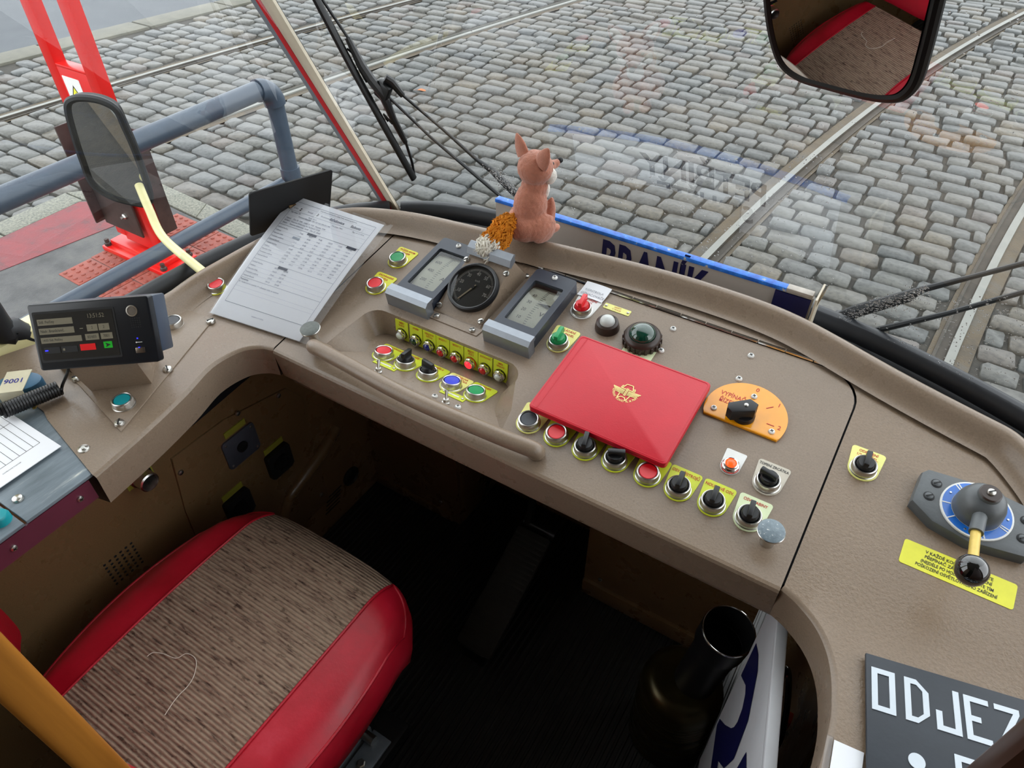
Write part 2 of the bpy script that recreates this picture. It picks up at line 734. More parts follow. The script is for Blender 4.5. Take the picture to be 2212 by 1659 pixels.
ground = MB(JOINT)
ground.add([(-60, -30, GZ - .022), (60, -30, GZ - .022), (60, 80, GZ - .022), (-60, 80, GZ - .022)], [(0, 1, 2, 3)])
ground = tag(ground.build('ground'), 'cobbled street of worn grey granite setts', kind='structure')


def curve_strip(mb, fn, x0, x1, z, y0, y1, n, m, dz=0.):
    vs, fs = [], []
    for i in range(n + 1):
        y = y0 + (y1 - y0) * i / n
        vs += [(fn(y) + x0, y, z), (fn(y) + x1, y, z + dz)]
    for i in range(n):
        fs.append((2 * i, 2 * i + 1, 2 * i + 3, 2 * i + 2))
    mb.add(vs, fs, m)


for nm, fn, lab in RAILS:
    mb = MB(RAILHEAD)
    prof = [(-.03, -.03, RAILDARK), (-.024, 0, RAILHEAD), (.020, 0, RAILHEAD), (.026, -.02, RAILDARK), (.066, -.02, RAILDARK), (.07, -.003, RAILHEAD), (.084, -.003, RAILDARK), (.086, -.03, RAILDARK)]
    sgn = 1 if 'left' in nm else -1
    n = 80
    for k in range(len(prof) - 1):
        (o0, d0, _), (o1, d1, m1) = prof[k], prof[k + 1]
        vs, fs = [], []
        for i in range(n + 1):
            y = -6 + 30 * i / n
            vs += [(fn(y) + sgn * o0, y, GZ + d0), (fn(y) + sgn * o1, y, GZ + d1)]
        for i in range(n):
            fs.append((2 * i, 2 * i + 1, 2 * i + 3, 2 * i + 2) if sgn > 0 else (2 * i, 2 * i + 2, 2 * i + 3, 2 * i + 1))
        mb.add(vs, fs, prof[k][2] if prof[k][2] is RAILHEAD and m1 is RAILHEAD else (m1 if k != 1 else RAILHEAD))
    o = mb.build('tram_rail')
    tag(o, lab, 'rail', 'tram rails in the street')
    bed = MB(RAILBED)
    for a, b in (((-.1, -.026) if sgn > 0 else (-.11, -.084)), ((.084, .11) if sgn > 0 else (.026, .1))):
        curve_strip(bed, fn, a, b, GZ - .012, -6, 24, 80, RAILBED)
    bed.build('rail_bed_strip', ground)


def in_platform(x, y):
    return -4.72 < x < -2.2 and y < 2.66


def near_rail(x, y, m=.15):
    return any(abs(fn(y) - x) < m for _, fn, _ in RAILS)


def stone_geo(rng, x0, x1, y0, y1, zt):
    """one sett: uneven outline, rounded shoulders, slightly crooked top"""
    cxm, cym = (x0 + x1) / 2, (y0 + y1) / 2
    hw, hh = (x1 - x0) / 2, (y1 - y0) / 2
    j = lambda a: rng.uniform(-a, a)
    base = []
    for ux, uy in ((-1, -.74), (-.8, -1), (.8, -1), (1, -.74), (1, .74), (.8, 1), (-.8, 1), (-1, .74)):
        base.append((cxm + ux * hw + j(.008), cym + uy * hh + j(.007)))
    tx, ty = j(.035), j(.035)
    z = lambda p, d: zt + d + (p[0] - cxm) * tx + (p[1] - cym) * ty
    vs = [(p[0], p[1], GZ - .045) for p in base]
    sh = [(cxm + (p[0] - cxm) * .965, cym + (p[1] - cym) * .95) for p in base]
    vs += [(p[0], p[1], z(p, -.010)) for p in sh]
    tp = [(cxm + (p[0] - cxm) * .9, cym + (p[1] - cym) * .86) for p in base]
    vs += [(p[0], p[1], z(p, 0)) for p in tp]
    fs = []
    for i in range(8):
        k = (i + 1) % 8
        fs.append((i, k, 8 + k, 8 + i))
        fs.append((8 + i, 8 + k, 16 + k, 16 + i))
    fs.append(tuple(range(16, 24)))
    return vs, fs


def sett_list():
    out = []
    y = 1.2
    rng = random.Random(3)
    while y < 15:
        h = rng.uniform(.145, .175)
        x = -8.0 + rng.uniform(0, .2)
        while x < 5:
            w = rng.choice((.17, .2, .22, .25, .28)) + rng.uniform(-.015, .015)
            a, b = x, x + w
            x = b
            xm, ym = (a + b) / 2, y + h / 2
            # the courses lean a little with the bend of the track
            ys = y + .02 * math.sin(xm * 1.7) + .0025 * (xm + 2) ** 2
            p = pix((xm, ys + h / 2, GZ))
            if not (-260 < p[0] < 2480 and -220 < p[1] < 1150):
                continue
            if in_platform(xm, ys + h / 2):
                continue
            if xm < -7.75 + .13 * (ym - 4):
                continue
            spans = [(a, b)]
            for _, fn, _ in RAILS:
                xr0, xr1 = fn(ys + h / 2) - .1, fn(ys + h / 2) + .1
                nsp = []
                for a_, b_ in spans:
                    if b_ < xr0 or a_ > xr1:
                        nsp.append((a_, b_))
                    else:
                        nsp += [(a_, xr0), (xr1, b_)]
                spans = nsp
            for a_, b_ in spans:
                if b_ - a_ > .07:
                    out.append((pix(((a_ + b_) / 2, ys + h / 2, GZ)), a_ + .007, b_ - .007, ys + .007, ys + h - .007))
        y += h
    return out


setts = sett_list()


def clear_of_cab(p):
    x, y = p[0], p[1]
    if not (-5 < x < 2217 and -5 < y < 1000):
        return False
    rim = 451 if x < 800 else 451 + (x - 800) * .355
    if x < 740:
        rim = 451 + (740 - x) * .46
    return y < rim


order = sorted(range(len(setts)), key=lambda i: (0 if clear_of_cab(setts[i][0]) else 1, setts[i][0][2]))
singles = set(order[:300])
rng = random.Random(11)
rest = MB(STONE)
for i, (p, a, b, c, d) in enumerate(setts):
    zt = GZ + rng.uniform(-.006, .008)
    vs, fs = stone_geo(rng, a, b, c, d, zt)
    if i in singles:
        o = V(((a + b) / 2, (c + d) / 2, GZ))
        mb = MB(STONE)
        mb.add([V(v) - o for v in vs], fs)
        mb.build('sett', ground, Mx.Translation(o), sharp=0)
    else:
        rest.add(vs, fs)
tag(rest.build('setts', ground, sharp=0), 'grey granite setts of the street, farther off', kind='stuff')

# asphalt road beyond the tracks, with its concrete gutter
def road_x(y):
    return -8.72 + .165 * y


road = MB(ASPH)
curve_strip(road, road_x, -40, -.17, GZ - .005, -10, 30, 10, ASPH)
tag(road.build('road'), 'smooth blue grey asphalt road in the far corner', kind='structure')
mb = MB(CONC)
y = -4.
while y < 14:
    L = .98
    mb2 = MB(CONC)
    x0, x1 = road_x(y), road_x(y + L)
    mb2.prism([(x0 - .17, y + .005), (x0 + .16, y + .005), (x1 + .16, y + L), (x1 - .17, y + L)], GZ - .06, GZ + .004, bev=.008)
    if y == -4.:
        gut = tag(mb2.build('gutter'), 'weathered concrete gutter edging the asphalt road', kind='structure')
    else:
        mb2.build('gutter_slab', gut)
    y += 1.0

# tram stop island
PZ = -0.73
plat = MB(PASPH)
plat.prism([(-4.47, -12), (-2.2, -12), (-2.2, 2.2), (-3.1, 2.24), (-4.05, 2.3), (-4.47, 2.05)], GZ - .1, PZ)
plat = tag(plat.build('platform'), 'worn grey asphalt tram stop island', kind='structure')
kerbpts = [(-4.47, -7 + 1.0 * i) for i in range(9)] + [(-4.44, 2.1)]
y = -7.0
while y < 2.0:
    y2 = min(y + .95, 2.06)
    k = MB(GRANITE)
    k.prism([(-4.66, y + .004), (-4.475, y + .004), (-4.475, y2 - .004), (-4.66, y2 - .004)], GZ - .1, PZ + .004, bev=.012)
    k.build('kerb_stone', plat)
    y = y2
segs = [(-4.66, 2.06, -4.3, 2.47), (-4.3, 2.47, -3.78, 2.44), (-3.78, 2.44, -3.16, 2.38), (-3.16, 2.38, -2.2, 2.33)]
inn = [(-4.475, 2.06), (-4.14, 2.32), (-3.7, 2.29), (-3.14, 2.245), (-2.2, 2.2)]
for i, (ax, ay, bx2, by2) in enumerate(segs):
    k = MB(GRANITE)
    k.prism([(ax, ay), inn[i], inn[i + 1], (bx2, by2)], GZ - .1, PZ + .004, bev=.012)
    k.build('kerb_stone', plat)
# worn red painted band behind the kerb
b = MB(REDBAND)
b.prism([(-4.47, -7), (-4.22, -7), (-4.16, 1.2), (-4.02, 2.02), (-4.12, 2.26), (-4.47, 2.03)], PZ, PZ + .003)
b.build('painted_band', plat)
# red tactile tiles with studs
proto = MB(TILE)
proto.prism(rrect(.193, .193, .004, 1), -.01, .004, bev=.003)
for a in range(4):
    for c in range(4):
        proto.lathe([(.0125, 0), (.011, .004), (.006, .006), (0, .006)], None, T(-.072 + .048 * a, -.072 + .048 * c, .0035), 8)
pt = proto.build('tactile_tile', plat, T(-3.74, 2.16, PZ) @ Rz(-.03))
for r_ in range(4):
    for c_ in range(9):
        if r_ == 0 and c_ == 0:
            continue
        x, y = -3.74 + .197 * c_, 2.16 - .197 * r_ - .006 * c_
        if x > -2.3:
            continue
        o = pt.copy()
        COL.objects.link(o)
        o.parent = plat
        o.matrix_basis = T(x + .03 * r_ * 0, y, PZ) @ Rz(-.03)

# ------------------------------------------------------------------ red lattice post on the island
post = thing('traction_post', 'bright red twin-leg steel post with a lightning warning sticker on the island', 'post', T(-3.58, 1.87, PZ))
PA = Rz(.0)                      # the two legs stand side by side across the island
def leg(u0, u1, z1):
    m = MB(REDPOST)
    m.box(((u0 + u1) / 2, 0, z1 / 2 + .05), (u1 - u0, .06, z1 - .1), bev=.004)
    return m
leg(-.195, -.118, 4.2).build('leg', post, PA)
leg(.112, .19, 4.2).build('leg', post, PA)
m = MB(REDPOST)
m.box((-.003, -.002, .55), (.24, .052, .94), bev=.003)
m.box((-.003, .0, 1.025), (.232, .058, .014), bev=.003)
web = m.build('web_plate', post, PA)
m = MB(REDPOST)
m.box((0, 0, .015), (.54, .22, .03), bev=.006)
m.box((0, 0, .045), (.46, .15, .04), bev=.01)
base = m.build('base_flange', post, PA)
for a, c in ((-.24, -.085), (.24, -.085), (.24, .085), (-.24, .085)):
    bo = MB(RUST)
    bo.lathe([(.018, 0), (.018, .016), (.012, .02), (.012, .04), (0, .04)], None, T(a, c, .03), 6)
    bo.build('bolt', base)
m = MB(RUST)
m.box((-.215, -.03, .46), (.012, .16, .54), bev=.003)
m.box((-.055, -.052, .33), (.32, .012, .32), bev=.003)
m.box((.205, .05, .46), (.012, .08, .54), bev=.003)
m.box((.0, .085, .46), (.42, .012, .54), bev=.003)
m.build('guard_sheath', post, PA)
m = MB(SCREWM)
m.lathe([(.016, 0), (.016, .012), (.008, .018), (.008, .03), (0, .03)], None, frame((.02, -.058, .28), (1, 0, 0), (0, 0, 1)), 6)
m.build('bolt', post, PA)
m = MB(WHITEL)
SX = PA @ T(-.035, -.0285, .88) @ Rx(PI / 2)
SX = SX @ Mx.Diagonal((1.55, 1, 1, 1))
m.prism(rrect(.085, .2, .003, 1), 0, .001, WHITEL, SX)
m.prism([(-.036, -.03), (.036, -.03), (0, .055)], .001, .0015, INKK, SX @ T(0, .01, 0))
m.prism([(-.029, -.025), (.029, -.025), (0, .043)], .0015, .002, YEL, SX @ T(0, .01, 0))
m.prism([(.004, .024), (-.008, .002), (-.001, .004), (-.003, -.018), (.009, .008), (.002, .006)], .002, .0025, INKK, SX @ T(0, .01, 0))
m.prism(rrect(.085, .05, .001, 1), .001, .0015, YEL, SX @ T(0, -.072, 0))
m.text('POZOR', .016, SX @ T(0, -.064, .002), INKK, bold=.02)
m.build('warning_sticker', post)

# ------------------------------------------------------------------ pipe railing on the island
rail = thing('pipe_railing', 'blue grey pipe railing with a rounded end beside the island edge', 'railing', T(-2.85, 2.36, PZ))
XR = -2.85
m = MB(PIPE)
m.tube([(XR, -6, .2), (XR, 2.28, .2)], .045, n=16)
m.build('top_rail', rail, world=True)
m = MB(PIPE)
m.tube([(XR, -6, -.29), (XR, 2.3, -.29)], .036, n=16)
m.build('mid_rail', rail, world=True)
m = MB(PIPE)
arc = [(XR, 2.28 + .09 * math.sin(t), .11 + .09 * math.cos(t)) for t in [PI / 2 * i / 6 for i in range(7)]]
m.tube(arc, .053, n=16)
m.build('elbow', rail, world=True)
for yy in (2.37, .3, -1.8):
    m = MB(PIPE)
    m.tube([(XR, yy, PZ), (XR, yy, .13)], .042, n=16)
    m.tube([(XR, yy, PZ), (XR, yy, PZ + .02)], .09, n=16)
    m.build('upright', rail, world=True)
    m = MB(PIPE)
    m.tube([(XR, yy, -.36), (XR, yy, -.22)], .05, n=16)
    m.build('tee_joint', rail, world=True)
# ================================================================== the cab: shell, windows
SL = .158                        # rise of the control desk towards the windscreen
PB = math.atan(SL)
PY0, PZ0 = .606, .772
PN = V((0, -math.sin(PB), math.cos(PB)))


def desk(y):
    return PZ0 + SL * (max(y, .53) - PY0)


def onp(x, y, h=0.):
    """picture point on the desk plane raised by h"""
    return hit(x, y, V((0, PY0, PZ0)) + PN * h, PN)


# ------------------------------------------------------------------ floor and footwell walls
m = MB(mat('ribbed_rubber_mat', (36, 36, 34), .55, 0, .2, 30, .15, 300))
xs = []
x = -1.0
while x < .2:
    for d, z in ((0, 0), (.0035, 0), (.0055, .003), (.0085, .003), (.0105, 0)):
        xs.append((x + d, z))
    x += .014
vs, fs = [], []
for xx, zz in xs:
    vs += [(xx, -1.2, zz), (xx, 1.3, zz)]
for i in range(len(xs) - 1):
    fs.append((2 * i, 2 * i + 2, 2 * i + 3, 2 * i + 1))
m.add(vs, fs)
m.add([(-1.1, -3, -.004), (1.2, -3, -.004), (1.2, 1.3, -.004), (-1.1, 1.3, -.004)], [(0, 1, 2, 3)])
tag(m.build('floor'), 'black ribbed rubber floor mat of the cab', kind='structure')

# left footwell wall with its access plate, pressed vent and conduit bulge
wl = MB(BROWN)
wl.box((-.975, .03, .37), (.04, 1.66, .74))
wl = tag(wl.build('wall_left'), 'dark brown lacquered side wall of the footwell', kind='structure')
m = MB(BROWN)
ap = [(y, z) for y, z in ((.394, .53), (.51, .527), (.66, .49), (.69, .44), (.69, .10), (.36, .10), (.376, .40))]
m.prism([(p[0], p[1]) for p in ap], 0, .004, None, frame((-.955, 0, 0), (0, 1, 0), (0, 0, 1)), bev=.0015)
acc = m.build('access_plate', wl)


def screw(mb, X, r=.006, kind='slot', m=None):
    mb.lathe([(r, 0), (r, r * .25), (r * .85, r * .55), (r * .45, r * .72), (0, r * .76)], m or SCREWM, X, 14)
    if kind == 'slot':
        mb.box((0, 0, r * .72), (r * 1.5, r * .28, r * .2), BLACKM, 0, X @ Rz(.7))
    elif kind == 'cross':
        mb.box((0, 0, r * .74), (r * 1.0, r * .24, r * .12), BLACKM, 0, X @ Rz(.5))
        mb.box((0, 0, r * .74), (r * .24, r * 1.0, r * .12), BLACKM, 0, X @ Rz(.5))
    return mb


WX = lambda y, z, d=0.: frame((-.955 + d, y, z), (0, 1, 0), (0, 0, 1))
for y, z in ((.541, .52), (.637, .489), (.398, .491), (.40, .14), (.67, .14)):
    screw(MB(), WX(y, z, .004), .0055).build('screw', acc)
m = MB(BROWN)
m.tube(catmull([(-.957, .76, .285), (-.95, .70, .262), (-.95, .634, .237), (-.952, .575, .205), (-.956, .54, .10), (-.957, .53, .0)], 6), [.016] * 13 + [.014] * 18, n=12)
m.build('conduit', wl)
m = MB(BLACKM)
for i in range(6):
    for j in range(7):
        m.lathe([(.0028, 0), (.0022, .0006), (0, .0006)], None, WX(.218 + .0105 * i, .368 + .0095 * j), 8)
m.build('vent_holes', wl)
m = MB(BLACKM)
m.lathe([(.026, 0), (.026, .004), (.02, .008), (.016, .004), (0, .004)], None, WX(.77, .104), 20)
for k in range(5):
    m.box((-.06 - .004 * k, .0 - .011 * k, .001), (.05, .002, .002), BLACKM, 0, WX(.77, .104))
m.build('round_vent', wl)
# fittings on that wall
t = thing('wall_port', 'steel tube port with olive plate on the dark footwell wall', 'port', WX(.333, .548))
m = MB(mat('olive_plate', (150, 150, 50), .5, 0, .1, 50))
m.prism([(-.024, -.02), (.026, -.02), (.026, .044), (.010, .044), (-.024, .014)], 0, .0015)
m.build('label_plate', t)
m = MB(STEEL)
m.lathe([(.02, 0), (.02, .012), (.017, .014), (.017, .034), (.0145, .036), (.0135, .034), (.0135, .004), (0, .004)], None, None, 28)
m.lathe([(.0133, .005), (0, .005)], BLACKM, None, 20)
m.build('tube', t)
t = thing('wall_socket', 'square grey metal socket plate on the dark footwell wall', 'socket', WX(.524, .445, .004))
m = MB(mat('grey_zinc_plate', (92, 96, 108), .45, .5, .1, 60))
m.prism(rrect(.078, .072, .008), 0, .004, bev=.0015)
m.build('plate', t)
m = MB(BLACKM)
m.lathe([(.012, .004), (.012, .007), (.008, .007), (.008, .0045), (0, .0045)], None, None, 20)
m.build('socket', t)
for a, c in ((-.031, -.028), (.031, -.028), (.031, .028), (-.031, .028)):
    screw(MB(), T(a, c, .004), .003).build('screw', t)
m = MB(mat('olive_plate', (150, 150, 50)))
m.box((-.0, .048, .001), (.05, .014, .002))
m.build('label_plate', t)
for (y, z), lab in (((.59, .34), 'black wall socket beside the conduit, right of the other black socket'), ((.472, .315), 'black wall socket just behind the front of the red seat')):
    t = thing('wall_socket', lab, 'socket', WX(y, z, .004), 'black sockets on the footwell wall')
    m = MB(BLACKM)
    m.prism(rrect(.06, .066, .006), 0, .012, bev=.003)
    m.lathe([(.02, .012), (.02, .016), (.016, .016), (.015, .013), (0, .013)], BLACK, None, 20)
    m.build('body', t)
    m = MB(mat('olive_plate', (150, 150, 50)))
    m.box((0, .043, .001), (.05, .014, .002))
    m.build('label_plate', t)

wf = MB(BROWN)
wf.box((-.83, .873, .37), (.29, .04, .74))
wf.box((-.16, .873, .37), (.36, .04, .74))
wf.box((-.51, 1.03, .34), (.40, .04, .68))
wf.box((-.695, .95, .37), (.03, .18, .74), bev=.01)
wf.box((-.325, .95, .37), (.03, .18, .74), bev=.01)
wf.box((-.51, .95, .68), (.38, .2, .06))
wf = tag(wf.build('wall_front'), 'dark brown front wall of the footwell with the pedal recess', kind='structure')
m = MB(BROWN)
m.box((-.16, .85, .03), (.36, .012, .05), bev=.003)
m.box((-.83, .85, .02), (.25, .008, .03), bev=.002)
m.build('skirting', wf)
for xx, zz in ((-.93, .5), (-.74, .06), (-.78, .6), (-.30, .08), (-.05, .08)):
    screw(MB(), frame((xx, .851, zz), (1, 0, 0), (0, 0, 1)), .005).build('screw', wf)

wr = MB(BROWN)
cut = catmull([(.045, .852, 0), (.125, .70, 0), (.135, .50, 0), (.14, .3, 0), (.14, -.1, 0)], 8)
vs, fs = [], []
for p in cut:
    vs += [(p.x, p.y, 0), (p.x, p.y, .74)]
for i in range(len(cut) - 1):
    fs.append((2 * i, 2 * i + 1, 2 * i + 3, 2 * i + 2))
wr.add(vs, fs)
wr = tag(wr.build('wall_right'), 'dark brown curved side wall under the right end of the desk', kind='structure')
m = MB(BROWN)
m.tube([(.13, .49, .60), (.132, .47, .45), (.133, .44, .25)], .003, n=6)
m.tube([(.133, .40, .62), (.134, .34, .50)], .003, n=6)
m.build('panel_seam', wr)

# ------------------------------------------------------------------ windscreen and corner window
WB = [(-.946, 1.057), (-.885, 1.095), (-.78, 1.128), (-.553, 1.163), (-.332, 1.172), (-.066, 1.15), (.107, 1.11), (.252, 1.058), (.35, 1.005)]
KZ, KT = .70, 2.12              # bottom and top of the glass
KG = .22                         # lean of the glass


def glass_y(x):
    for (x0, y0), (x1, y1) in zip(WB, WB[1:]):
        if x <= x1:
            return y0 + (y1 - y0) * (x - x0) / (x1 - x0)
    return WB[-1][1]


def ong(px, py, off=0.):
    """picture point on the windscreen surface"""
    x = -.3
    p = None
    for _ in range(12):
        yb = glass_y(max(-.94, min(.34, x)))
        p = hit(px, py, (0, yb + off, KZ), (0, 1, KG))
        x = p.x
    return p


ptop = hit(571, 0, (0, 1.057, KZ), (0, 1, KG))
pbot = hit(849, 456, (0, 1.057, KZ), (0, 1, KG))
pdir = (ptop - pbot) / (ptop.z - pbot.z)
sp = -pdir.x                     # outward spread of the glass sides per metre of height


def wsurf(x, y, z):
    f = (x + .3) / .646
    return (x + f * sp * (z - KZ), y - KG * (z - KZ), z)


bot = catmull([(a, b, 0) for a, b in WB], 6)
gl = MB(GLASS)
vs, fs = [], []
NZ = 8
for j in range(NZ + 1):
    z = KZ + (KT - KZ) * j / NZ
    for p in bot:
        vs.append(wsurf(p.x, p.y, z))
k = len(bot)
for j in range(NZ):
    for i in range(k - 1):
        fs.append((j * k + i, j * k + i + 1, (j + 1) * k + i + 1, (j + 1) * k + i))
gl.add(vs, fs)
win1 = tag(gl.build('window_1', sharp=0), 'wide rain-spotted windscreen above the desk', kind='structure')
# corner window on the left
CB = [(-.968, 1.05), (-1.045, .973), (-1.106, .85), (-1.138, .686), (-1.145, .50), (-1.14, .33)]
cb = catmull([(a, b, 0) for a, b in CB], 6)
gl = MB(GLASSC)
vs, fs = [], []
for j in range(NZ + 1):
    z = KZ - .01 + (KT - KZ) * j / NZ
    for i, p in enumerate(cb):
        w = 1 - i / (len(cb) - 1)
        vs.append((p.x - w * sp * (z - KZ), p.y - KG * w * (z - KZ), z))
k = len(cb)
for j in range(NZ):
    for i in range(k - 1):
        fs.append((j * k + i, (j + 1) * k + i, (j + 1) * k + i + 1, j * k + i + 1))
gl.add(vs, fs)
win2 = tag(gl.build('window_2', sharp=0), 'left corner window looking onto the tram stop island', kind='structure')
m = MB(RUBBER)
m.tube([(p.x, p.y + .004, KZ + .004) for p in bot], .019, n=12)
m.build('window_seal', win1)
m = MB(RUBBER)
path = [(p.x, p.y, KZ + .004) for p in cb[:-8]] + catmull([(-1.145, .442, KZ + .006), (-1.145, .382, KZ + .024), (-1.144, .338, KZ + .077), (-1.143, .322, KZ + .165), (-1.14, .315, KZ + 1.05)], 6)
m.tube(path, .02, n=12)
m.build('window_seal', win2)

# dark well between the desk rim and the glass
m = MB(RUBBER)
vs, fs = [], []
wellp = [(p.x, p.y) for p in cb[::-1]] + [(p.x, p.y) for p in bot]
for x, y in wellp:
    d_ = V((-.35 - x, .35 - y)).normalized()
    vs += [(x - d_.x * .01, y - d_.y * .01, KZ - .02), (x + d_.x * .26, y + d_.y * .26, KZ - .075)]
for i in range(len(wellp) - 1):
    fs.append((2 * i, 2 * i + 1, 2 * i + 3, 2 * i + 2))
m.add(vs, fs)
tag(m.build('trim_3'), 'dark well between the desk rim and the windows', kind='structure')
# front pillar between the two windows, striped
pillar = MB(RUBBER)


def strip(mb, x0, x1, dep, y0, m):
    a0, a1 = hit(x0[0], 0, ptop + V((0, y0, 0)), (0, 1, KG)), hit(x1[0], 0, ptop + V((0, y0, 0)), (0, 1, KG))
    b0, b1 = hit(x0[1], 460, pbot + V((0, y0, 0)), (0, 1, KG)), hit(x1[1], 460, pbot + V((0, y0, 0)), (0, 1, KG))
    e = .12
    u0, u1 = a0 - b0, a1 - b1
    q = [b0 - u0 * .06, b1 - u1 * .06, a1 + u1 * .75, a0 + u0 * .75]
    d = V((0, dep, dep * .3))
    vs = [v for v in q] + [v + d for v in q]
    mb.add(vs, [(0, 1, 2, 3), (7, 6, 5, 4), (0, 4, 5, 1), (1, 5, 6, 2), (2, 6, 7, 3), (3, 7, 4, 0)], m)


strip(pillar, (588, 862.5), (592, 866), .004, .006, RUBBER)
pillar = tag(pillar.build('trim_1'), 'slanted cream window pillar with a red stripe', kind='structure')
for (a, b, mm, nm, yo) in (((541, 835), (552, 842), ALU, 'edge_strip', 0.), ((551.5, 841.5), (561.5, 850.5), REDSTR, 'red_stripe', -.001), ((561.5, 850.5), (588, 863), CREAMP, 'cream_strip', 0.)):
    m = MB(mm)
    strip(m, a, b, .006, yo, mm)
    m.build(nm, pillar)

# cream body side behind the corner window, roof and rear shell
wb = MB(CREAM)
wb.box((-1.15, .25, 1.5), (.04, .13, 1.66), bev=.015)
wb.box((-1.15, -.05, .62), (.05, .88, .3), bev=.01)
wb.box((-1.15, -.4, 2.2), (.04, 1.2, .22), bev=.01)
wb.box((-1.15, -.62, 1.4), (.04, .12, 1.7), bev=.01)
wb.box((-1.15, -1.5, 1.2), (.04, 1.7, 2.2), bev=.01)  # windowless saloon side, added against light from the rear
wb = tag(wb.build('wall_back'), 'pale yellow body side beside the corner window', kind='structure')
rf = MB(mat('white_ceiling_panel', (205, 203, 195), .6, 0, .03, 6))
rf.box((-.3, -.75, 2.33), (2.3, 3.2, .06), bev=.01)
rf.box((-.3, .83, 2.24), (1.9, .12, .2), bev=.02)
tag(rf.build('ceiling'), 'pale cab ceiling', kind='structure')
# ================================================================== the dashboard body
dashT = thing('dashboard', 'taupe lacquered tram dashboard wrapping round the footwell', 'dashboard', T(-.4, .6, 0))
crest_px = [(400, 608), (469, 567), (565, 514), (660, 470), (739, 451), (801, 450), (903, 462), (1038, 493), (1213, 530), (1447, 588), (1641, 650), (1758, 701), (1914, 790), (2061, 868), (2149, 913), (2212, 952)]
crest = [onp(x, y, .027) for x, y in crest_px]
crest = [V((c.x, c.y, 0)) for c in crest]
crest = [V((crest[0].x - .002, .33, 0)), V((crest[0].x - .002, .42, 0))] + crest + [V((.275, .77, 0)), V((.315, .68, 0)), V((.33, .55, 0)), V((.335, .28, 0))]
cc = catmull(crest, 6)
# light smoothing of the rim line
for _ in range(6):
    cc = [cc[0]] + [(cc[i - 1] + cc[i] * 2 + cc[i + 1]) / 4 for i in range(1, len(cc) - 1)] + [cc[-1]]
curve = []
for i, p in enumerate(cc):
    d = cc[min(i + 1, len(cc) - 1)] - cc[max(i - 1, 0)]
    d.normalize()
    curve.append((V((p.x, p.y, desk(p.y))), V((-d.y, d.x, 0))))
prof = [(-.034, 0), (-.028, .0015), (-.022, .005), (-.017, .011), (-.012, .019), (-.007, .025), (0, .027), (.007, .025), (.012, .019), (.016, .008), (.022, -.02), (.03, -.06), (.036, -.11)]
m = MB(DASH)
m.sweep(curve, prof)
m.build('raised_rim', dashT, world=True)
foot = [p + n * -.026 for p, n in curve]

LX0, LX1, LYB, LYT = -.775, .0265, .536, .879      # opening for the hinged lid
lidarcR = [(LX1 - .055 + .055 * math.cos(t), LYT - .055 + .055 * math.sin(t)) for t in [PI / 2 * i / 8 for i in range(9)]]
lidarcL = [(LX0 + .04 + .04 * math.cos(t), LYT - .04 + .04 * math.sin(t)) for t in [PI / 2 + PI / 2 * i / 8 for i in range(9)]]
cutL = catmull([(-.775, .538, 0), (-.80, .530, 0), (-.822, .505, 0), (-.829, .455, 0), (-.812, .39, 0), (-.797, .31, 0), (-.786, .226, 0)], 6)
cutR = catmull([(.0265, .540, 0), (.05, .531, 0), (.076, .512, 0), (.096, .484, 0), (.109, .447, 0), (.116, .40, 0), (.117, .28, 0)], 6)
bound = [(p.x, p.y) for p in cutR]
bound += [(foot[-1].x, .28)] + [(p.x, p.y) for p in reversed(foot)]
bound += [(p.x, p.y) for p in [V((foot[0].x, .262, 0)), V((-.967, .262, 0))] if False]
bound += [(-1.10, .35), (-1.12, .30), (-1.12, .268), (-.95, .262), (-.93, .255)]
bound += [(p.x, p.y) for p in reversed(cutL)]
bound += [(LX0, .60)] + [(a, b) for a, b in reversed(lidarcL)] + [(a, b) for a, b in reversed(lidarcR)] + [(LX1, .60)]


def fill(poly, zf, step=.04):
    pts = [V(p) for p in poly]
    clean = []
    for p in pts:
        if not clean or (p - clean[-1]).length > 1e-4:
            clean.append(p)
    if (clean[0] - clean[-1]).length < 1e-4:
        clean.pop()
    n = len(clean)
    xs_, ys_ = [p.x for p in clean], [p.y for p in clean]
    extra = []
    y = min(ys_) + step / 2
    while y < max(ys_):
        x = min(xs_) + step / 2
        while x < max(xs_):
            extra.append(V((x, y)))
            x += step
        y += step
    res = geometry.delaunay_2d_cdt(clean + extra, [(i, (i + 1) % n) for i in range(n)], [list(range(n))], 1, 1e-6)
    return [(v.x, v.y, zf(v.x, v.y)) for v in res[0]], [tuple(f) for f in res[2]]


vs, fs = fill(bound, lambda x, y: desk(y))
m = MB(DASH)
up = []
for f in fs:
    a, b, c = (V(vs[i]) for i in f[:3])
    f = f if (b - a).cross(c - a).z > 0 else tuple(reversed(f))
    up.append(f)
left = [f for f in up if sum(vs[i][0] for i in f) / len(f) < .028]
right = [f for f in up if sum(vs[i][0] for i in f) / len(f) >= .028]
m.add(vs, left, DASH)
m.add(vs, right, SLAB)
m.build('top_surface', dashT, world=True)


def skirt(path, h, mat_, name, inward, par):
    """rounded edge and fascia hanging from the inner edge of the desk"""
    pts = [V((p.x, p.y, 0)) for p in path]
    cv = []
    for i, p in enumerate(pts):
        d = pts[min(i + 1, len(pts) - 1)] - pts[max(i - 1, 0)]
        d.normalize()
        n = V((d.y, -d.x, 0)) * inward
        cv.append((V((p.x, p.y, desk(p.y))), n))
    pr = [(0, 0), (.003, -.0008), (.0055, -.0035), (.006, -.008), (.004, -h), (-.02, -h - .004), (-.09, -h - .004)]
    mm = MB(mat_)
    mm.sweep(cv, pr)
    return mm.build(name, par, world=True)


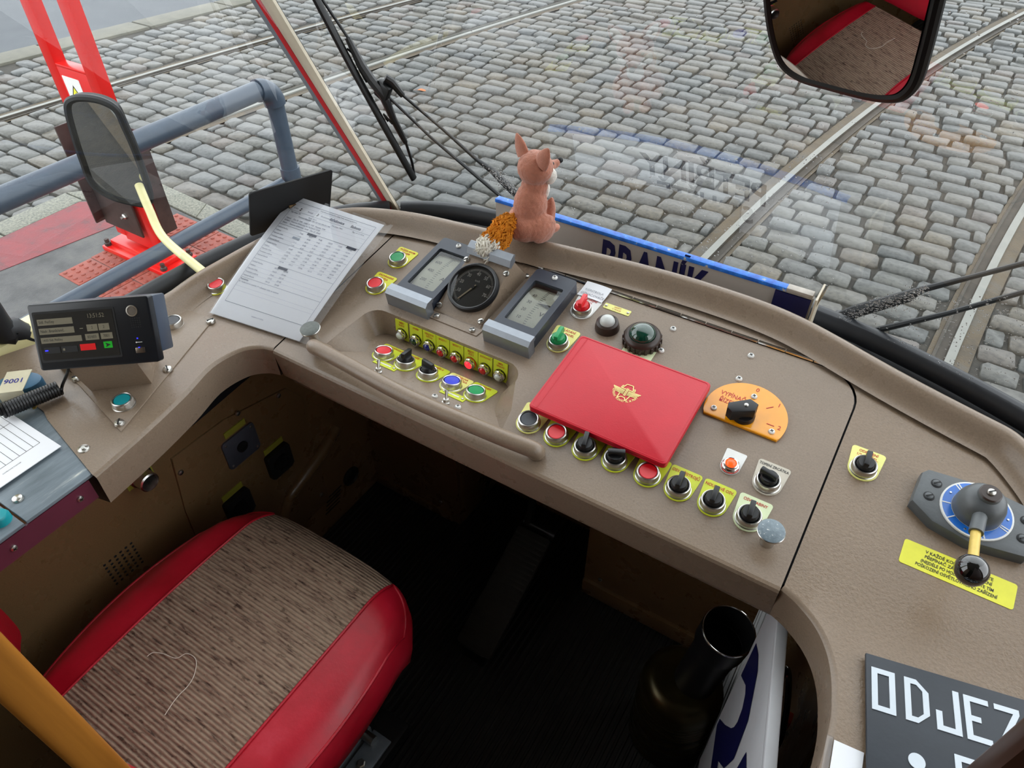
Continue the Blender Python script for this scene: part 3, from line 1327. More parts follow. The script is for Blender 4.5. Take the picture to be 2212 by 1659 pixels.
skirt(cutL, .056, DASH, 'left_fascia', -1, dashT)
skirt(cutR, .058, DASH, 'right_fascia', 1, dashT)
# frame strip under the lid
m = MB(DASH)
m.box(((LX0 + LX1) / 2, .575, .685), (LX1 - LX0 + .02, .03, .04), bev=.004)
m.build('under_frame', dashT, world=True)

m = MB(RUBBER)  # strip added under the lid gap to stop light leaking through
gp = [(LX1, .545)] + lidarcR + lidarcL + [(LX0, .545)]
m.tube([(a, b, desk(b) - .012) for a, b in gp], .007, RUBBER, 8)
m.build('lid_gap_blocker', dashT, world=True)

# ------------------------------------------------------------------ controls
PL = T(0, PY0, PZ0) @ Rx(PB)     # desk frame: x right, y up the slope, z out of the desk
PLI = PL.inverted()


def loc(px, py, h=0.):
    return PLI @ onp(px, py, h)


def shield(r, hw, top, rr=.004):
    """name plate outline: round at the bottom, flaring to a straight top"""
    pts = [(r * math.cos(t), r * math.sin(t)) for t in [PI * 1.03 + (PI * .94) * i / 18 for i in range(19)]]
    for sx, a0 in ((1, 0), (-1, PI / 2)):
        for i in range(4):
            t = a0 + PI / 2 * i / 3
            pts.append((sx * (hw - rr) + rr * math.cos(t), top - rr + rr * math.sin(t)))
    return pts


def name_plate(mb, lines, pm, ink, r=.0182, hw=.0205, top=.0315, size=.0062, ty=None, X=None, sx=.86):
    X = X or ident()
    mb.prism(shield(r, hw, top), 0, .0012, pm, X)
    k = len(lines)
    for i, s in enumerate(lines):
        y = (ty if ty is not None else top - .0055) - i * size * 1.12
        mb.text(s, size, X @ T(0, y, .0016), ink, bold=.012, sx=sx)


BEZ = [(.0163, 0), (.0163, .0015), (.0152, .002), (.0150, .0095), (.0143, .0112), (.0132, .0118), (.0120, .0112), (.0116, .009), (.0116, .002)]


def push_button(parent, X, cap, lines=None, pm=None, ink=None, label=None, rot=0., nested=0., **kw):
    m = MB(STEEL)
    m.lathe(BEZ, STEEL, None, 36)
    b = m.build('push_button', parent, X)
    if label:
        b['label'] = label
    m = MB(cap)
    m.lathe([(.0115, .002), (.0115, .0098), (.0108, .0108), (.006, .0106), (.0, .0104)], cap, None, 32)
    m.build('cap', b)
    if lines is not None:
        m = MB(pm)
        name_plate(m, lines, pm, ink, **kw)
        m.build('name_plate', b)
    return b


def rotary(parent, X, col, ang, lines=None, pm=None, ink=None, label=None, style='bar', **kw):
    m = MB(STEEL)
    m.lathe(BEZ, STEEL, None, 36)
    b = m.build('rotary_switch', parent, X)
    if label:
        b['label'] = label
    K = Rz(ang)
    m = MB(col)
    m.lathe([(.0112, .003), (.0112, .0108), (.0104, .0125), (.0098, .0165), (.0092, .0172), (0, .0172)], col, K, 28)
    m.box((0, .0015, .0185), (.0066, .0225, .0125), col, .0012, K)
    if style == 'pointer':
        m.prism([(-.0035, 0), (-.003, .0165), (.003, .0165), (.0035, 0)], .012, .0225, col, K, bev=.0008)
    m.build('knob', b)
    if lines is not None:
        m = MB(pm)
        name_plate(m, lines, pm, ink, **kw)
        m.build('name_plate', b)
    return b


# right-hand end of the desk
P = loc(1869, 1004, .01)
rotary(dashT, ident(), BLACK, .05, ['ODPOJENÍ', '1/2 OSVĚTL.'], YELP, INKR, 'black rotary switch on a pale yellow plate reading ODPOJENÍ, right of the lid', size=.0058)
_b = bpy.data.objects['rotary_switch']


def on_desk(o, X, parent):
    """place a part built in desk coordinates under its thing"""
    o.parent = parent
    o.matrix_parent_inverse = wm(parent).inverted()
    o.matrix_basis = X


on_desk(_b, PL @ T(P.x, P.y, 0), dashT)

# direction controller: plate, enamel ring, dome, lever with ball
P = loc(2108, 1105, .016)
CX = PL @ T(P.x, P.y, 0)
m = MB(GREYHAM)
hexa = [(-.064, .028), (-.058, .036), (.0, .042), (.058, .034), (.066, .026), (.066, -.022), (.058, -.034), (.0, -.044), (-.04, -.036), (-.066, -.018)]
m.prism(hexa, 0, .016, GREYHAM, bev=.004)
ctl = m.build('direction_controller')
on_desk(ctl, CX, dashT)
ctl['label'] = 'grey direction controller with a blue ring and a black ball lever'
for a, c in ((-.046, .018), (-.05, -.004), (.05, .014), (.05, -.012)):
    m = MB(GREYHAM)
    m.lathe([(.0062, .0158), (.0062, .0164), (.005, .0166), (0, .0166)], BLACKM, T(a, c, 0), 16)
    screw(m, T(a, c, .0148), .0052, 'slot', GREYHAM)
    m.build('screw', ctl)
m = MB(BLUEENA)
m.lathe([(.0385, .0155), (.0385, .0185), (0, .0185)], WHITEL, None, 48)
m.lathe([(.0365, .0187), (.027, .0187)], BLUEENA, None, 48)
for a in (.9, 1.0, 2.3, 2.4, 3.3, 3.9, 5.0, 5.1, 5.9, 6.0):
    m.box((.032, 0, .0189), (.009, .0014, .0004), WHITEL, 0, Rz(a))
for a in (.1, 2.8, 4.5):
    m.lathe([(.0015, .0187), (.0012, .0198), (0, .0198)], SCREWM, Rz(a) @ T(.032, 0, 0), 10)
m.build('dial_ring', ctl)
m = MB(GREYHAM)
m.lathe([(.0265, .018), (.0265, .024), (.0255, .034), (.0222, .043), (.017, .0495), (.012, .052), (.0118, .056), (.0104, .0575), (0, .0575)], GREYHAM, None, 36)
m.lathe([(.0118, .0562), (.0118, .0566), (.0104, .058), (.006, .0582), (0, .0582)], BROWNPL, None, 24)
screw(m, T(0, 0, .0578), .0048)
m.build('dome', ctl)
bq = CX.inverted() @ onp(2099, 1232, .062)
st = V((bq.x * .42, bq.y * .42, .04))
m = MB(GREYHAM)
m.tube([(0, 0, .036), tuple(st)], .0075, GREYHAM, 16)
m.build('lever_socket', ctl)
m = MB(CREAM)
m.tube([tuple(st * .98), (bq.x, bq.y, .062)], .0052, mat('yellowed_lever', (214, 184, 92), .4, .2, .1, 60), 14)
m.build('lever', ctl)
m = MB(BLACK)
m.sphere((bq.x, bq.y, .062), .0165, mat('glossy_black_ball', (14, 14, 14), .06, 0, 0, coat=1), n=32, k=20)
m.build('ball', ctl)

# yellow notice on the desk end
P = loc(2067, 1238)
m = MB(YEL)
m.prism(rrect(.117, .033, .003, 3), 0, .0006, YEL)
for i, s in enumerate(('V KAŽDÉ KONEČNÉ PŘEPNĚTE', 'PŘEPÍNAČ ZÁŘIVK. OSVĚTLENÍ', '(NEJDÉLE PO HODINĚ), BRÁNÍTE TÍM', 'POŠKOZENÍ OSVĚTLOVACÍHO ZAŘÍZENÍ')):
    m.text(s, .0058, T(0, .0098 - .0066 * i, .0009), INKK, bold=.015, sx=.86 if i < 2 else .78)
no = m.build('notice')
on_desk(no, PL @ T(P.x, P.y, 0), dashT)
no['label'] = 'bright yellow notice with four lines of black capitals below the ball lever'

# left wing: cover plate with buttons
wz = desk(0)
def wing(px, py, h=0.):
    p = atz(px, py, desk(atz(px, py, .765).y) + h)
    return p
m = MB(DASH)
q = [wing(463, 688), wing(262, 934), wing(152, 812), wing(300, 640)]
c_ = sum(q, V()) / 4
m.prism([(p.x - c_.x, p.y - c_.y) for p in q], 0, .0016, bev=.0006)
cov = m.build('cover_plate', dashT, T(c_.x, c_.y, wz + .0003), world=True)
for px, py in ((393, 641), (455, 694), (362, 798), (166, 817), (258, 914)):
    p = wing(px, py, .003)
    screw(MB(), Rz(R.uniform(0, 3)), .0072).build('screw', dashT, T(p.x, p.y, desk(p.y) + .0016), world=True)
for px, py in ((180, 969), (82, 835)):
    p = wing(px, py, .001)
    mm = MB(SCREWM)
    mm.lathe([(.008, 0), (.0075, .0015), (.005, .002), (.003, .0035), (0, .0035)], SCREWM, None, 18)
    mm.build('rivet', dashT, T(p.x, p.y, desk(p.y)), world=True)
p = wing(466, 607, .012)
a = wing(466, 607, .0)
bt = push_button(dashT, ident(), CAPR, [' '], YEL, INKK, 'red push button on a yellow plate reading TÍSEŇ, left of the paper sheet')
on_desk(bt, T(p.x, p.y, desk(p.y)) @ Rx(PB) @ Rz(-.62), dashT)
npl = [c for c in bt.children if c.name.startswith('name_plate')][0]
m = MB(YEL)
name_plate(m, [], YEL, INKK, top=.044, hw=.019)
m.text('TÍSEŇ', .005, T(0, .031, .0016), INKK, bold=.01)
npl.data = m.build('name_plate').data
bpy.data.objects.remove([o for o in bpy.data.objects if o.name.startswith('name_plate') and o.parent is None][0])
p = wing(371, 690, .012)
bt = push_button(dashT, ident(), CAPK, label='charcoal push button without plate, half hidden behind the small screen')
on_desk(bt, T(p.x, p.y, desk(p.y)), dashT)
p = wing(263, 863, .012)
bt = push_button(dashT, ident(), CAPT, label='teal push button in front of the screen pedestal')
on_desk(bt, T(p.x, p.y, desk(p.y) + .0016), dashT)

# ------------------------------------------------------------------ blue-grey sheet-metal counter behind the wing
ctr = thing('metal_counter', 'scuffed blue grey sheet metal counter at the left edge', 'counter', T(-.89, .1, 0))
m = MB(SHEETM)
edge = [(-1.12, .275), (-.95, .272), (-.93, .265), (-.87, .252), (-.79, .236)]
m.prism([(-.79, .137)] + list(reversed(edge)) + [(-1.12, .137)], wz - .006, wz - .0015, bev=.0008)
m.build('sheet', ctr, world=True)
m = MB(SHEETM)
m.prism([(-.79, -.4), (-.79, .134), (-1.12, .134), (-1.12, -.4)], wz - .006, wz - .0015, bev=.0008)
m.build('rear_sheet', ctr, world=True)
m = MB(mat('plum_fascia_paint', (96, 40, 58), .4, 0, .1, 20))
m.box((-.792, -.09, wz - .025), (.004, .62, .035))
m.build('fascia_strip', ctr, world=True)
for y in (.20, .11, .02, -.07):
    screw(MB(), frame((-.79, y, wz - .024), (0, -1, 0), (0, 0, 1)) @ Ry(PI), .0045, 'cross').build('screw', ctr, world=True)
p = atz(38, 1077, wz)
screw(MB(), T(p.x, p.y, wz - .002), .007, 'none').build('rivet', ctr, world=True)
# ================================================================== hinged control lid
lid = thing('control_panel', 'hinged taupe control panel crowded with gauges, buttons and switches', 'control panel', PL)
G = .0025


def lp(x, y):
    return (x, (y - PY0) / math.cos(PB))


outer = [lp(LX1 - G, LYB)] + [lp(a - G, b - G) for a, b in lidarcR] + [lp(a + G, b - G) for a, b in lidarcL] + [lp(LX0 + G, LYB)]
# the sunk tray: outline on the lid and its floor plane
TB0, TB1 = (.0755, 0.), (.066, -.042)            # back wall, top and bottom (y, z in desk frame)
TF = (-.034, -.0045)                              # front edge of the tray floor
xl, xr = -.694, -.402
rc = .028
top_hole = []
for i in range(7):                                # rounded back corners, straight front
    t = PI / 2 * i / 6
    top_hole.append((xr - rc + rc * math.cos(t), TB0[0] - rc + rc * math.sin(t)))
for i in range(7):
    t = PI / 2 + PI / 2 * i / 6
    top_hole.append((xl + rc + rc * math.cos(t), TB0[0] - rc + rc * math.sin(t)))
top_hole += [(xl - .008, .0), (xl - .012, TF[0]), (xr + .028, TF[0]), (xr + .022, .0)]
m = MB(DASH)
m.prism(outer, -.0012, 0, DASH, holes=[top_hole])
hw_ = LYB
yf = lp(0, LYB)[1]
# rounded front edge and fascia
pr = [(0, 0), (-.004, -.001), (-.0065, -.0045), (-.0065, -.058), (.012, -.06)]
vs, fs = [], []
for xx in (LX0 + G, LX1 - G):
    for a, b in pr:
        vs.append((xx, yf + a, b))
k = len(pr)
for j in range(k - 1):
    fs.append((j, j + 1, k + j + 1, k + j))
m.add(vs, fs, DASH)
m.add([vs[i] for i in range(k)], [tuple(range(k))], DASH)
m.add([vs[k + i] for i in range(k)], [tuple(reversed(range(k)))], DASH)
m.build('lid_plate', lid)
# tray
def tz(y):
    """height of the tray floor at slope position y"""
    f = (y - TF[0]) / (TB1[0] - TF[0])
    return TF[1] + (TB1[1] - TF[1]) * f


bot_hole = []
for x, y in top_hole:
    if y > .04:
        sx = 1 if x > (xl + xr) / 2 else -1
        bx = x - sx * (.012 + .028 * ((.0755 - y) / .0755))
        by = min(y - .0095, TB1[0])
        bot_hole.append((bx, by))
    elif y > TF[0] + .01:
        bot_hole.append((x + (.05 if x < -.5 else -.03), y))
    else:
        bot_hole.append((x + (.006 if x < -.5 else -.003), y))
m = MB(DASH)
n = len(top_hole)
vs = [(a, b, -.0002) for a, b in top_hole] + [(a, b, tz(b)) for a, b in bot_hole]
fs = [(i, (i + 1) % n, n + (i + 1) % n, n + i) for i in range(n)]
m.add(vs, [tuple(reversed(f)) for f in fs], DASH)
tris = geometry.tessellate_polygon([[V((a, b, 0)) for a, b in bot_hole]])
fl = []
for t in tris:
    a, b, c = (V((bot_hole[i][0], bot_hole[i][1], 0)) for i in t)
    fl.append(t if (b - a).cross(c - a).z > 0 else tuple(reversed(t)))
m.add([(a, b, tz(b)) for a, b in bot_hole], fl, DASH)
m.build('tray', lid, sharp=50)

# hinge along the back
m = MB(STEEL)
x = LX0 + .05
while x < LX1 - .06:
    m.tube([(x, lp(0, LYT)[1] + .0006, .0016), (x + .0385, lp(0, LYT)[1] + .0006, .0016)], .0028, CHROME, 8)
    x += .04
m.build('piano_hinge', lid)

# grab bar
hx0, hy0 = loc(676, 748, .022).x, loc(676, 748, .022).y
hx1, hy1 = loc(1152, 972, .022).x, loc(1152, 972, .022).y
m = MB(DASH)
m.tube(catmull([(hx0 + .008, hy0 + .016, -.004), (hx0 - .002, hy0 + .006, .012), (hx0 + .006, hy0, .022), (hx0 + .06, hy0 - .004, .0235), ((hx0 + hx1) / 2, hy0 - .012, .024), (hx1 - .06, hy1 - .004, .0235), (hx1 - .006, hy1, .022), (hx1 + .002, hy1 + .005, .012), (hx1 - .006, hy1 + .012, -.004)], 8), .0115, DASH, 16)
m.build('grab_bar', lid)

# mushroom knobs on stems
for (px, py), cm, lab in (((670, 711), mat('grey_knob_top', (96, 100, 96), .5, .2, .15, 200), 'grey mushroom knob on a stem beside the paper sheet'), ((1666, 1148), KNOBCHIP, 'chipped grey mushroom knob on a stem at the right front corner')):
    q = loc(px, py, .026)
    m = MB(STEEL)
    m.lathe([(.0085, 0), (.0075, .006), (.0065, .016), (.012, .022), (.0158, .0245), (.0162, .027), (.0155, .0278)], STEEL, None, 28)
    kb = m.build('mushroom_knob', lid, T(q.x, q.y, 0))
    kb['label'] = lab
    m = MB(cm)
    m.lathe([(.0155, .0278), (.0145, .0284), (0, .0286)], cm, None, 28)
    m.build('knob_top', kb)


def on_lid(px, py, h=.010):
    q = loc(px, py, h)
    return T(q.x, q.y, .0)


push_button(lid, on_lid(858, 555), CAPG, ['PRŮJEZD MYCÍM', 'STROJEM'], YEL, INKR, 'green push button on a yellow plate reading PRŮJEZD MYCÍM STROJEM', size=.0054, sx=.8, top=.033)
push_button(lid, on_lid(810, 611), CAPR, ['ZÁCHRANNÁ', 'BRZDA'], YEL, INKR, 'red push button on a yellow plate reading ZÁCHRANNÁ BRZDA', size=.0058, top=.033)
rt = rotary(lid, on_lid(1257, 662), CAPR, .12, ['HAVARIJNÍ', 'SJEZD'], WHITEL, INKR, 'red rotary switch under a white paper note reading KONTROLA OZNAČOVAČE', size=.0064, ty=.026, style='pointer')
m = MB(PAPER)
m.grid(lambda u, v: ((u - .5) * .044 - .002 + .003 * v, .028 + .03 * v, .0022 + .005 * v * v + .001 * math.sin(u * 3)), 6, 6, PAPER)
for i, s in enumerate(('KONTROLA', 'OZNAČOVAČE')):
    m.text(s, .0068, T(.0, .042 - .0075 * i, .0058 - .002 * i), INKG, sx=.86)
m.build('paper_note', rt)
rotary(lid, on_lid(1206, 733), CAPG, .12, ['OVLÁDÁNÍ', 'ZAD. PANEL'], YELP, INKR, 'green rotary switch on a pale yellow plate reading OVLÁDÁNÍ ZAD. PANEL', style='pointer', size=.0062, top=.034)
ROW = [((1142, 905), 'p', CAPK, YELP, 'charcoal push button in the front row, below the left corner of the red folder'),
       ((1202, 933), 'p', CAPR, YELG, 'red push button in the front row, next to the charcoal one'),
       ((1264, 960), 'r', .25, YELG, 'black rotary switch half under the folder, next to the front row red button'),
       ((1329, 985), 'r', -1.15, YELG, 'black rotary switch turned sideways under the lower folder edge'),
       ((1400, 1018), 'p', CAPR, YELG, 'red push button by the lower right corner of the red folder'),
       ((1467, 1046), 'r', .08, YELG, ['OSV. PŘÍSTROJŮ'], 'black rotary switch on a lime plate reading OSV. PŘÍSTROJŮ'),
       ((1541, 1078), 'r', .08, YELG, ['NOUZOVÉ OSV.'], 'black rotary switch on a lime plate reading NOUZOVÉ OSV.'),
       ((1620, 1110), 'r', .12, PALEG, ['OSV. KABINY'], 'black rotary switch on a pale plate reading OSV. KABINY')]
for it in ROW:
    (px, py), kd, c, pm = it[:4]
    lines = it[4] if len(it) == 6 else []
    lab = it[-1]
    if kd == 'p':
        push_button(lid, on_lid(px, py), c, lines, pm, INKR, lab)
    else:
        rotary(lid, on_lid(px, py, .012), BLACK, c, lines, pm, INKR, lab, size=.0062, ty=.0245, sx=.82)
rotary(lid, on_lid(1661, 1033, .012), BLACK, 1.35, ['TOPENÍ ZRCÁTKA'], GREYL, INKK, 'black rotary switch on a beige plate reading TOPENÍ ZRCÁTKA', size=.0056, ty=.0255, sx=.8)


def knurl_lamp(parent, X, lens, lines, pm, label, r=.0085, plate=None, lit=False):
    """small pilot lamp: hexagonal steel nut, knurled ring, lens, name plate"""
    m = MB(CHROME)
    m.lathe([(r * 1.22, 0), (r * 1.22, .002)], BLACKM, None, 24)
    m.lathe([(r * 1.18, .002), (r * 1.18, .0055), (r * 1.0, .0068)], CHROME, None, 8)
    m.lathe([(r * 1.0, .0055), (r * .95, .0085), (r * .78, .0092), (r * .72, .0075)], CHROME, None, 16)
    b = m.build('pilot_lamp', parent, X)
    b['label'] = label
    m = MB(lens)
    m.lathe([(r * .76, .006), (r * .72, .0085), (r * .55, .0108), (r * .3, .0119), (0, .0122)], lens, None, 20)
    m.build('lens', b)
    if pm:
        m = MB(pm)
        if plate:
            m.prism(plate, -.0005, .0008, pm)
        for i, s in enumerate(lines):
            m.text(s, .0048, T(0, .0205 - .0052 * i, .0012), INKR, bold=.012, sx=.78 if len(s) < 8 else .62)
        m.build('name_plate', b)
    return b


# lamps on the back wall of the tray
wy, wz_ = V((0, TB0[0] - TB1[0], TB0[1] - TB1[1])).normalized(), None
LF = frame((0, TB1[0], TB1[1]), (1, 0, 0), wy)    # wall frame: x right, y up the wall, z towards the driver
LFW = PL @ LF
for (px, py), lens, lines, lab in (
        ((862, 709), LENSW, ['SMĚR', 'VLEVO'], 'white pilot lamp labelled SMĚR VLEVO, leftmost in the tray'),
        ((893, 723), LENSG, ['DVEŘE'], 'dark green pilot lamp labelled DVEŘE'),
        ((922, 734), LENSB, ['DÁLKOVÁ', 'SVĚTLA'], 'dark blue pilot lamp labelled DÁLKOVÁ SVĚTLA'),
        ((951, 747), LENSR, ['BRZDY 1'], 'red pilot lamp labelled BRZDY 1'),
        ((981, 760), LENSR, ['BRZDY 2'], 'red pilot lamp labelled BRZDY 2'),
        ((1012, 772), LENSRL, ['BRZDY', 'VŮZ 2'], 'glowing red pilot lamp labelled BRZDY VŮZ 2'),
        ((1043, 785), LENSR, ['ZRYCHLOVAČ'], 'red pilot lamp labelled ZRYCHLOVAČ'),
        ((1076, 799), LENSW, ['SMĚR', 'VPRAVO'], 'white pilot lamp labelled SMĚR VPRAVO, rightmost in the tray')):
    o_, n_ = LFW @ V((0, 0, 0)), (LFW.to_3x3() @ V((0, 0, 1)))
    q = LFW.inverted() @ hit(px, py, o_ + n_ * .008, n_)
    knurl_lamp(lid, LF @ T(q.x, .0135, .0006), lens, lines, YELG, lab, .0084, [(-.0126, -.0115), (.0126, -.0115), (.0126, .0245), (-.0126, .0245)])
# controls on the tray floor
fy = V((0, TB1[0] - TF[0], TB1[1] - TF[1])).normalized()
FF = frame((0, TF[0], TF[1]), (1, 0, 0), fy)
FFW = PL @ FF


def on_tray(px, py, h=.010):
    n_ = FFW.to_3x3() @ V((0, 0, 1))
    q = FFW.inverted() @ hit(px, py, FFW @ V((0, 0, 0)) + n_ * h, n_)
    return FF @ T(q.x, q.y, 0)


push_button(lid, on_tray(829, 757), CAPR, ['NEVYSTUPOVAT'], YELG, INKR, 'red push button in the tray on a plate reading NEVYSTUPOVAT', size=.0058, sx=.78)
rotary(lid, on_tray(876, 777), BLACK, .1, ['DVEŘE I'], YELG, INKR, 'black rotary switch in the tray on a plate reading DVEŘE I', size=.0062)
rotary(lid, on_tray(925, 800), BLACK, 1.35, ['DVEŘE II'], YELG, INKR, 'black rotary switch in the tray on a plate reading DVEŘE II', size=.0062)
push_button(lid, on_tray(976, 822), CAPB, ['SVĚTELNÁ', 'HOUKAČKA'], YELP, INKR, 'blue push button in the tray on a plate reading SVĚTELNÁ HOUKAČKA', size=.006)
push_button(lid, on_tray(1028, 843), CAPG, ['ZVONEK'], YELG, INKR, 'green push button in the tray on a plate reading ZVONEK', size=.0064)
for (px, py), (qx, qy), lab in (((817, 801), (833, 789), 'small steel toggle switch below the red tray button'), ((963, 868), (979, 854), 'small steel toggle switch below the blue tray button')):
    m = MB(STEEL)
    m.lathe([(.0065, 0), (.0065, .002), (.0045, .0025), (.0042, .007), (0, .007)], STEEL, None, 6)
    m.tube([(0, 0, .005), (-.004, .006, .017)], [.0019, .0027], STEEL, 10)
    tg = m.build('toggle_switch', lid, on_tray(px, py, .002))
    tg['label'] = lab
    m = MB(YELG)
    m.box((0, 0, .0005), (.042, .0125, .001), YELG)
    m.box((0, 0, .0011), (.02, .0028, .0003), WHITEL)
    pl_ = m.build('name_plate', lid, on_tray(qx, qy, .0))
    for sx in (-1, 1):
        screw(MB(), T(sx * .0165, 0, .001), .0021, 'none').build('screw', pl_)
for px, py in ((939, 857), (989, 880)):
    screw(MB(), ident(), .0046, 'cross', WHITEL).build('screw', lid, on_tray(px, py, 0))

# small riveted plate, white lamp, big green lamp, orange lamp
q = loc(1333, 669)
m = MB(YELP)
m.prism(rrect(.044, .0115, .001, 1), 0, .001, YELP)
m.text('NAPĚTÍ', .0042, T(0, .0023, .0013), INKR, sx=.8)
m.text('V TROLEJI', .0042, T(0, -.0024, .0013), INKR, sx=.8)
pl_ = m.build('name_plate', lid, T(q.x, q.y, 0))
for sx in (-1, 1):
    screw(MB(), T(sx * .0185, 0, .001), .0024, 'none').build('screw', pl_)
q = loc(1312, 696, .012)
m = MB(BROWNPL)
m.lathe([(.0188, 0), (.0188, .002), (.0182, .006), (.0168, .0125), (.0135, .0142), (.012, .0135), (.0115, .012)], BROWNPL, None, 40)
bl = m.build('indicator_lamp', lid, T(q.x, q.y, 0))
bl['label'] = 'milky white indicator lamp in a dark round collar'
m = MB(LENSW)
m.lathe([(.0118, .011), (.0114, .0155), (.0095, .0195), (.0058, .0222), (0, .0232)], LENSW, None, 28)
m.build('lens', bl)
q = loc(1388, 722, .016)
m = MB(BROWNPL)
m.lathe([(.0275, 0), (.0275, .010)], BROWNPL, None, 40)
for i in range(20):
    m.box((.0272, 0, .0055), (.0045, .0042, .011), BROWNPL, .0012, Rz(2 * PI * i / 20))
m.lathe([(.0278, .0105), (.0275, .0135), (.0255, .0165), (.0225, .018), (.020, .0175), (.0195, .016)], BROWNPL, None, 40)
bl = m.build('indicator_lamp', lid, T(q.x, q.y, 0))
bl['label'] = 'large dark green domed indicator lamp with ribbed black collar'
m = MB(LENSGB)
m.lathe([(.0198, .0155), (.0192, .0195), (.0165, .024), (.0118, .0272), (.006, .0288), (0, .0293)], LENSGB, None, 36)
m.build('lens', bl)
m = MB(PALEG)
m.box((.0045, -.018, .0006), (.046, .055, .0012), PALEG, 0)
m.build('backing_card', bl)
q = loc(1579, 1001, .008)
b = knurl_lamp(lid, T(q.x, q.y, 0), LENSOL, [], WHITEL, 'small glowing orange pilot lamp on a white plate', .0095, shield(.0125, .0135, .026, .002))

# amber disc of the main switch
q = V((-.0957, .1403, 0))
rad = .0548
ch = math.asin(.0222 / rad)
arcp = [(rad * math.cos(t), rad * math.sin(t)) for t in [-ch + (PI + 2 * ch) * i / 36 for i in range(37)]]
m = MB(ORANGE)
m.prism(arcp, .0008, .0042, ORANGE, bev=.0008)
sw = m.build('main_switch', lid, T(q.x, q.y, 0))
sw['label'] = 'black pointer switch on a half-round amber plate reading VYPÍNAČ ŘÍZENÍ'
m = MB(INKR)
m.text('VYPÍNAČ', .0105, T(-.0245, .0215, .0045), INKR, bold=.006, sx=.8)
m.text('ŘÍZENÍ', .0105, T(-.0270, .0095, .0045), INKR, bold=.006, sx=.8)
for s_, x, y in (('0', .0007, .047), ('1', .0345, .0345), ('2', .0465, -.0016)):
    m.text(s_, .0095, T(x, y, .0045), INKR, bold=.004)
m.box((0, 0, 0), (.010, .0011, .0003), INKR, 0, T(.0247, .0257, .0045) @ Rz(.75))
m.box((0, 0, 0), (.010, .0011, .0003), INKR, 0, T(.0347, -.0016, .0045))
m.build('lettering', sw)
for x, y in ((-.0403, -.0097), (.0, .0338), (.0397, -.0117)):
    screw(MB(), T(x, y, .0042), .0043, 'cross', WHITEL).build('screw', sw)
m = MB(BLACK)
KX = T(-.001, -.004, 0) @ Rz(.62)
m.lathe([(.0150, .004), (.0150, .009), (.0138, .012), (0, .012)], BLACK, KX, 30)
m.prism([(-.021, -.0085), (.009, -.0105), (.0165, 0), (.009, .0105), (-.021, .0085), (-.025, 0)], .010, .028, BLACK, KX, bev=.0024)
screw(m, KX @ T(.0, 0, .0275), .0032, 'none')
m.build('pointer_knob', sw)
for px, py in ((1454, 711), (1428, 758), (1622, 769), (1596, 819)):
    q = loc(px, py)
    screw(MB(), Rz(.3), .0047, 'cross', WHITEL).build('screw', lid, T(q.x, q.y, 0))

# ------------------------------------------------------------------ gauges
def edge_gauge(px, py, marks, unit, needle_v, label):
    q = loc(px, py)
    w, h, d = .073, .142, .022
    m = MB(GUN)
    m.prism(rrect(w, h, .006), 0, d, GUN, holes=[rrect(.052, .094, .003, 2, 0, -.003)])
    m.box((0, -h / 2 + .008, .001), (w * .98, .01, .002), GUN)
    g = m.build('edge_gauge', lid, T(q.x, q.y, 0))
    g['label'] = label
    m = MB(mat('gauge_cream_dial', (224, 224, 208), .5, 0, .02, 20))
    DM = MATS['gauge_cream_dial']
    ny = 14

    def surf(u, v):
        a = (v - .5) * 1.9
        return ((u - .5) * .054, -.003 + .05 * math.sin(a) / math.sin(.95), .016 - .022 * (1 - math.cos(a)) - .0005)
    m.grid(surf, 1, ny, DM)
    m.box((0, -.003, .0015), (.054, .1, .001), MATS['gauge_cream_dial'])
    for i in range(21):
        v = .1 + .78 * i / 20
        u = .5
        p = surf(u, v)
        L = .008 if i % 5 == 0 else .005
        m.box((p[0] + L / 2, p[1], p[2] + .0006), (L, .0005, .0003), INKG, 0)
    for i, s in enumerate(marks):
        v = .1 + .78 * i / (len(marks) - 1) * .75
        p = surf(.27, v)
        m.text(s, .0092, T(p[0], p[1], p[2] + .001) @ Rx(0), INKK, sx=.85)
    p = surf(.84, .40)
    m.text(unit, .012, T(p[0], p[1], p[2] + .001), INKK)
    m.build('dial', g)
    p = surf(.7, needle_v)
    m = MB(BLACK)
    m.prism([(-.012, 0), (.003, .0028), (.011, .0028), (.011, -.0028), (.003, -.0028)], 0, .0012, BLACK, T(p[0] + .004, p[1], p[2] + .0012))
    m.build('needle', g)
    m = MB(GAUGEGL)
    m.add([(-.0262, -.0502, .0185), (.0262, -.0502, .0185), (.0262, .0442, .0185), (-.0262, .0442, .0185)], [(0, 1, 2, 3)])
    m.build('glass', g)
    m = MB(ALU)
    pr = [(-.012, 0), (-.012, .0245), (-.005, .030), (.008, .0295), (.0095, .025), (.0075, .0225), (.0045, .022), (.0045, 0)]
    m.prism([(a, b) for a, b in pr], -.0405, .0405, ALU, T(0, -h / 2 - .006, 0) @ Mx(((0, 0, 1, 0), (1, 0, 0, 0), (0, 1, 0, 0), (0, 0, 0, 1))))
    m.build('visor_bar', g)
    screw(MB(), T(.0, h / 2 - .0095, d), .0046, 'cross', WHITEL).build('screw', g)
    return g


q1 = [loc(949, 514, .022), loc(1021, 541, .022)]
edge_gauge(950, 601, ['0', '200', '400', '600'], 'A', .1, 'tall black-framed ammeter left of the speedometer, cream dial with letter A')
edge_gauge(1158, 675, ['0', '10', '20', '30', '40'], 'V', .56, 'tall black-framed voltmeter right of the speedometer, cream dial with letter V')

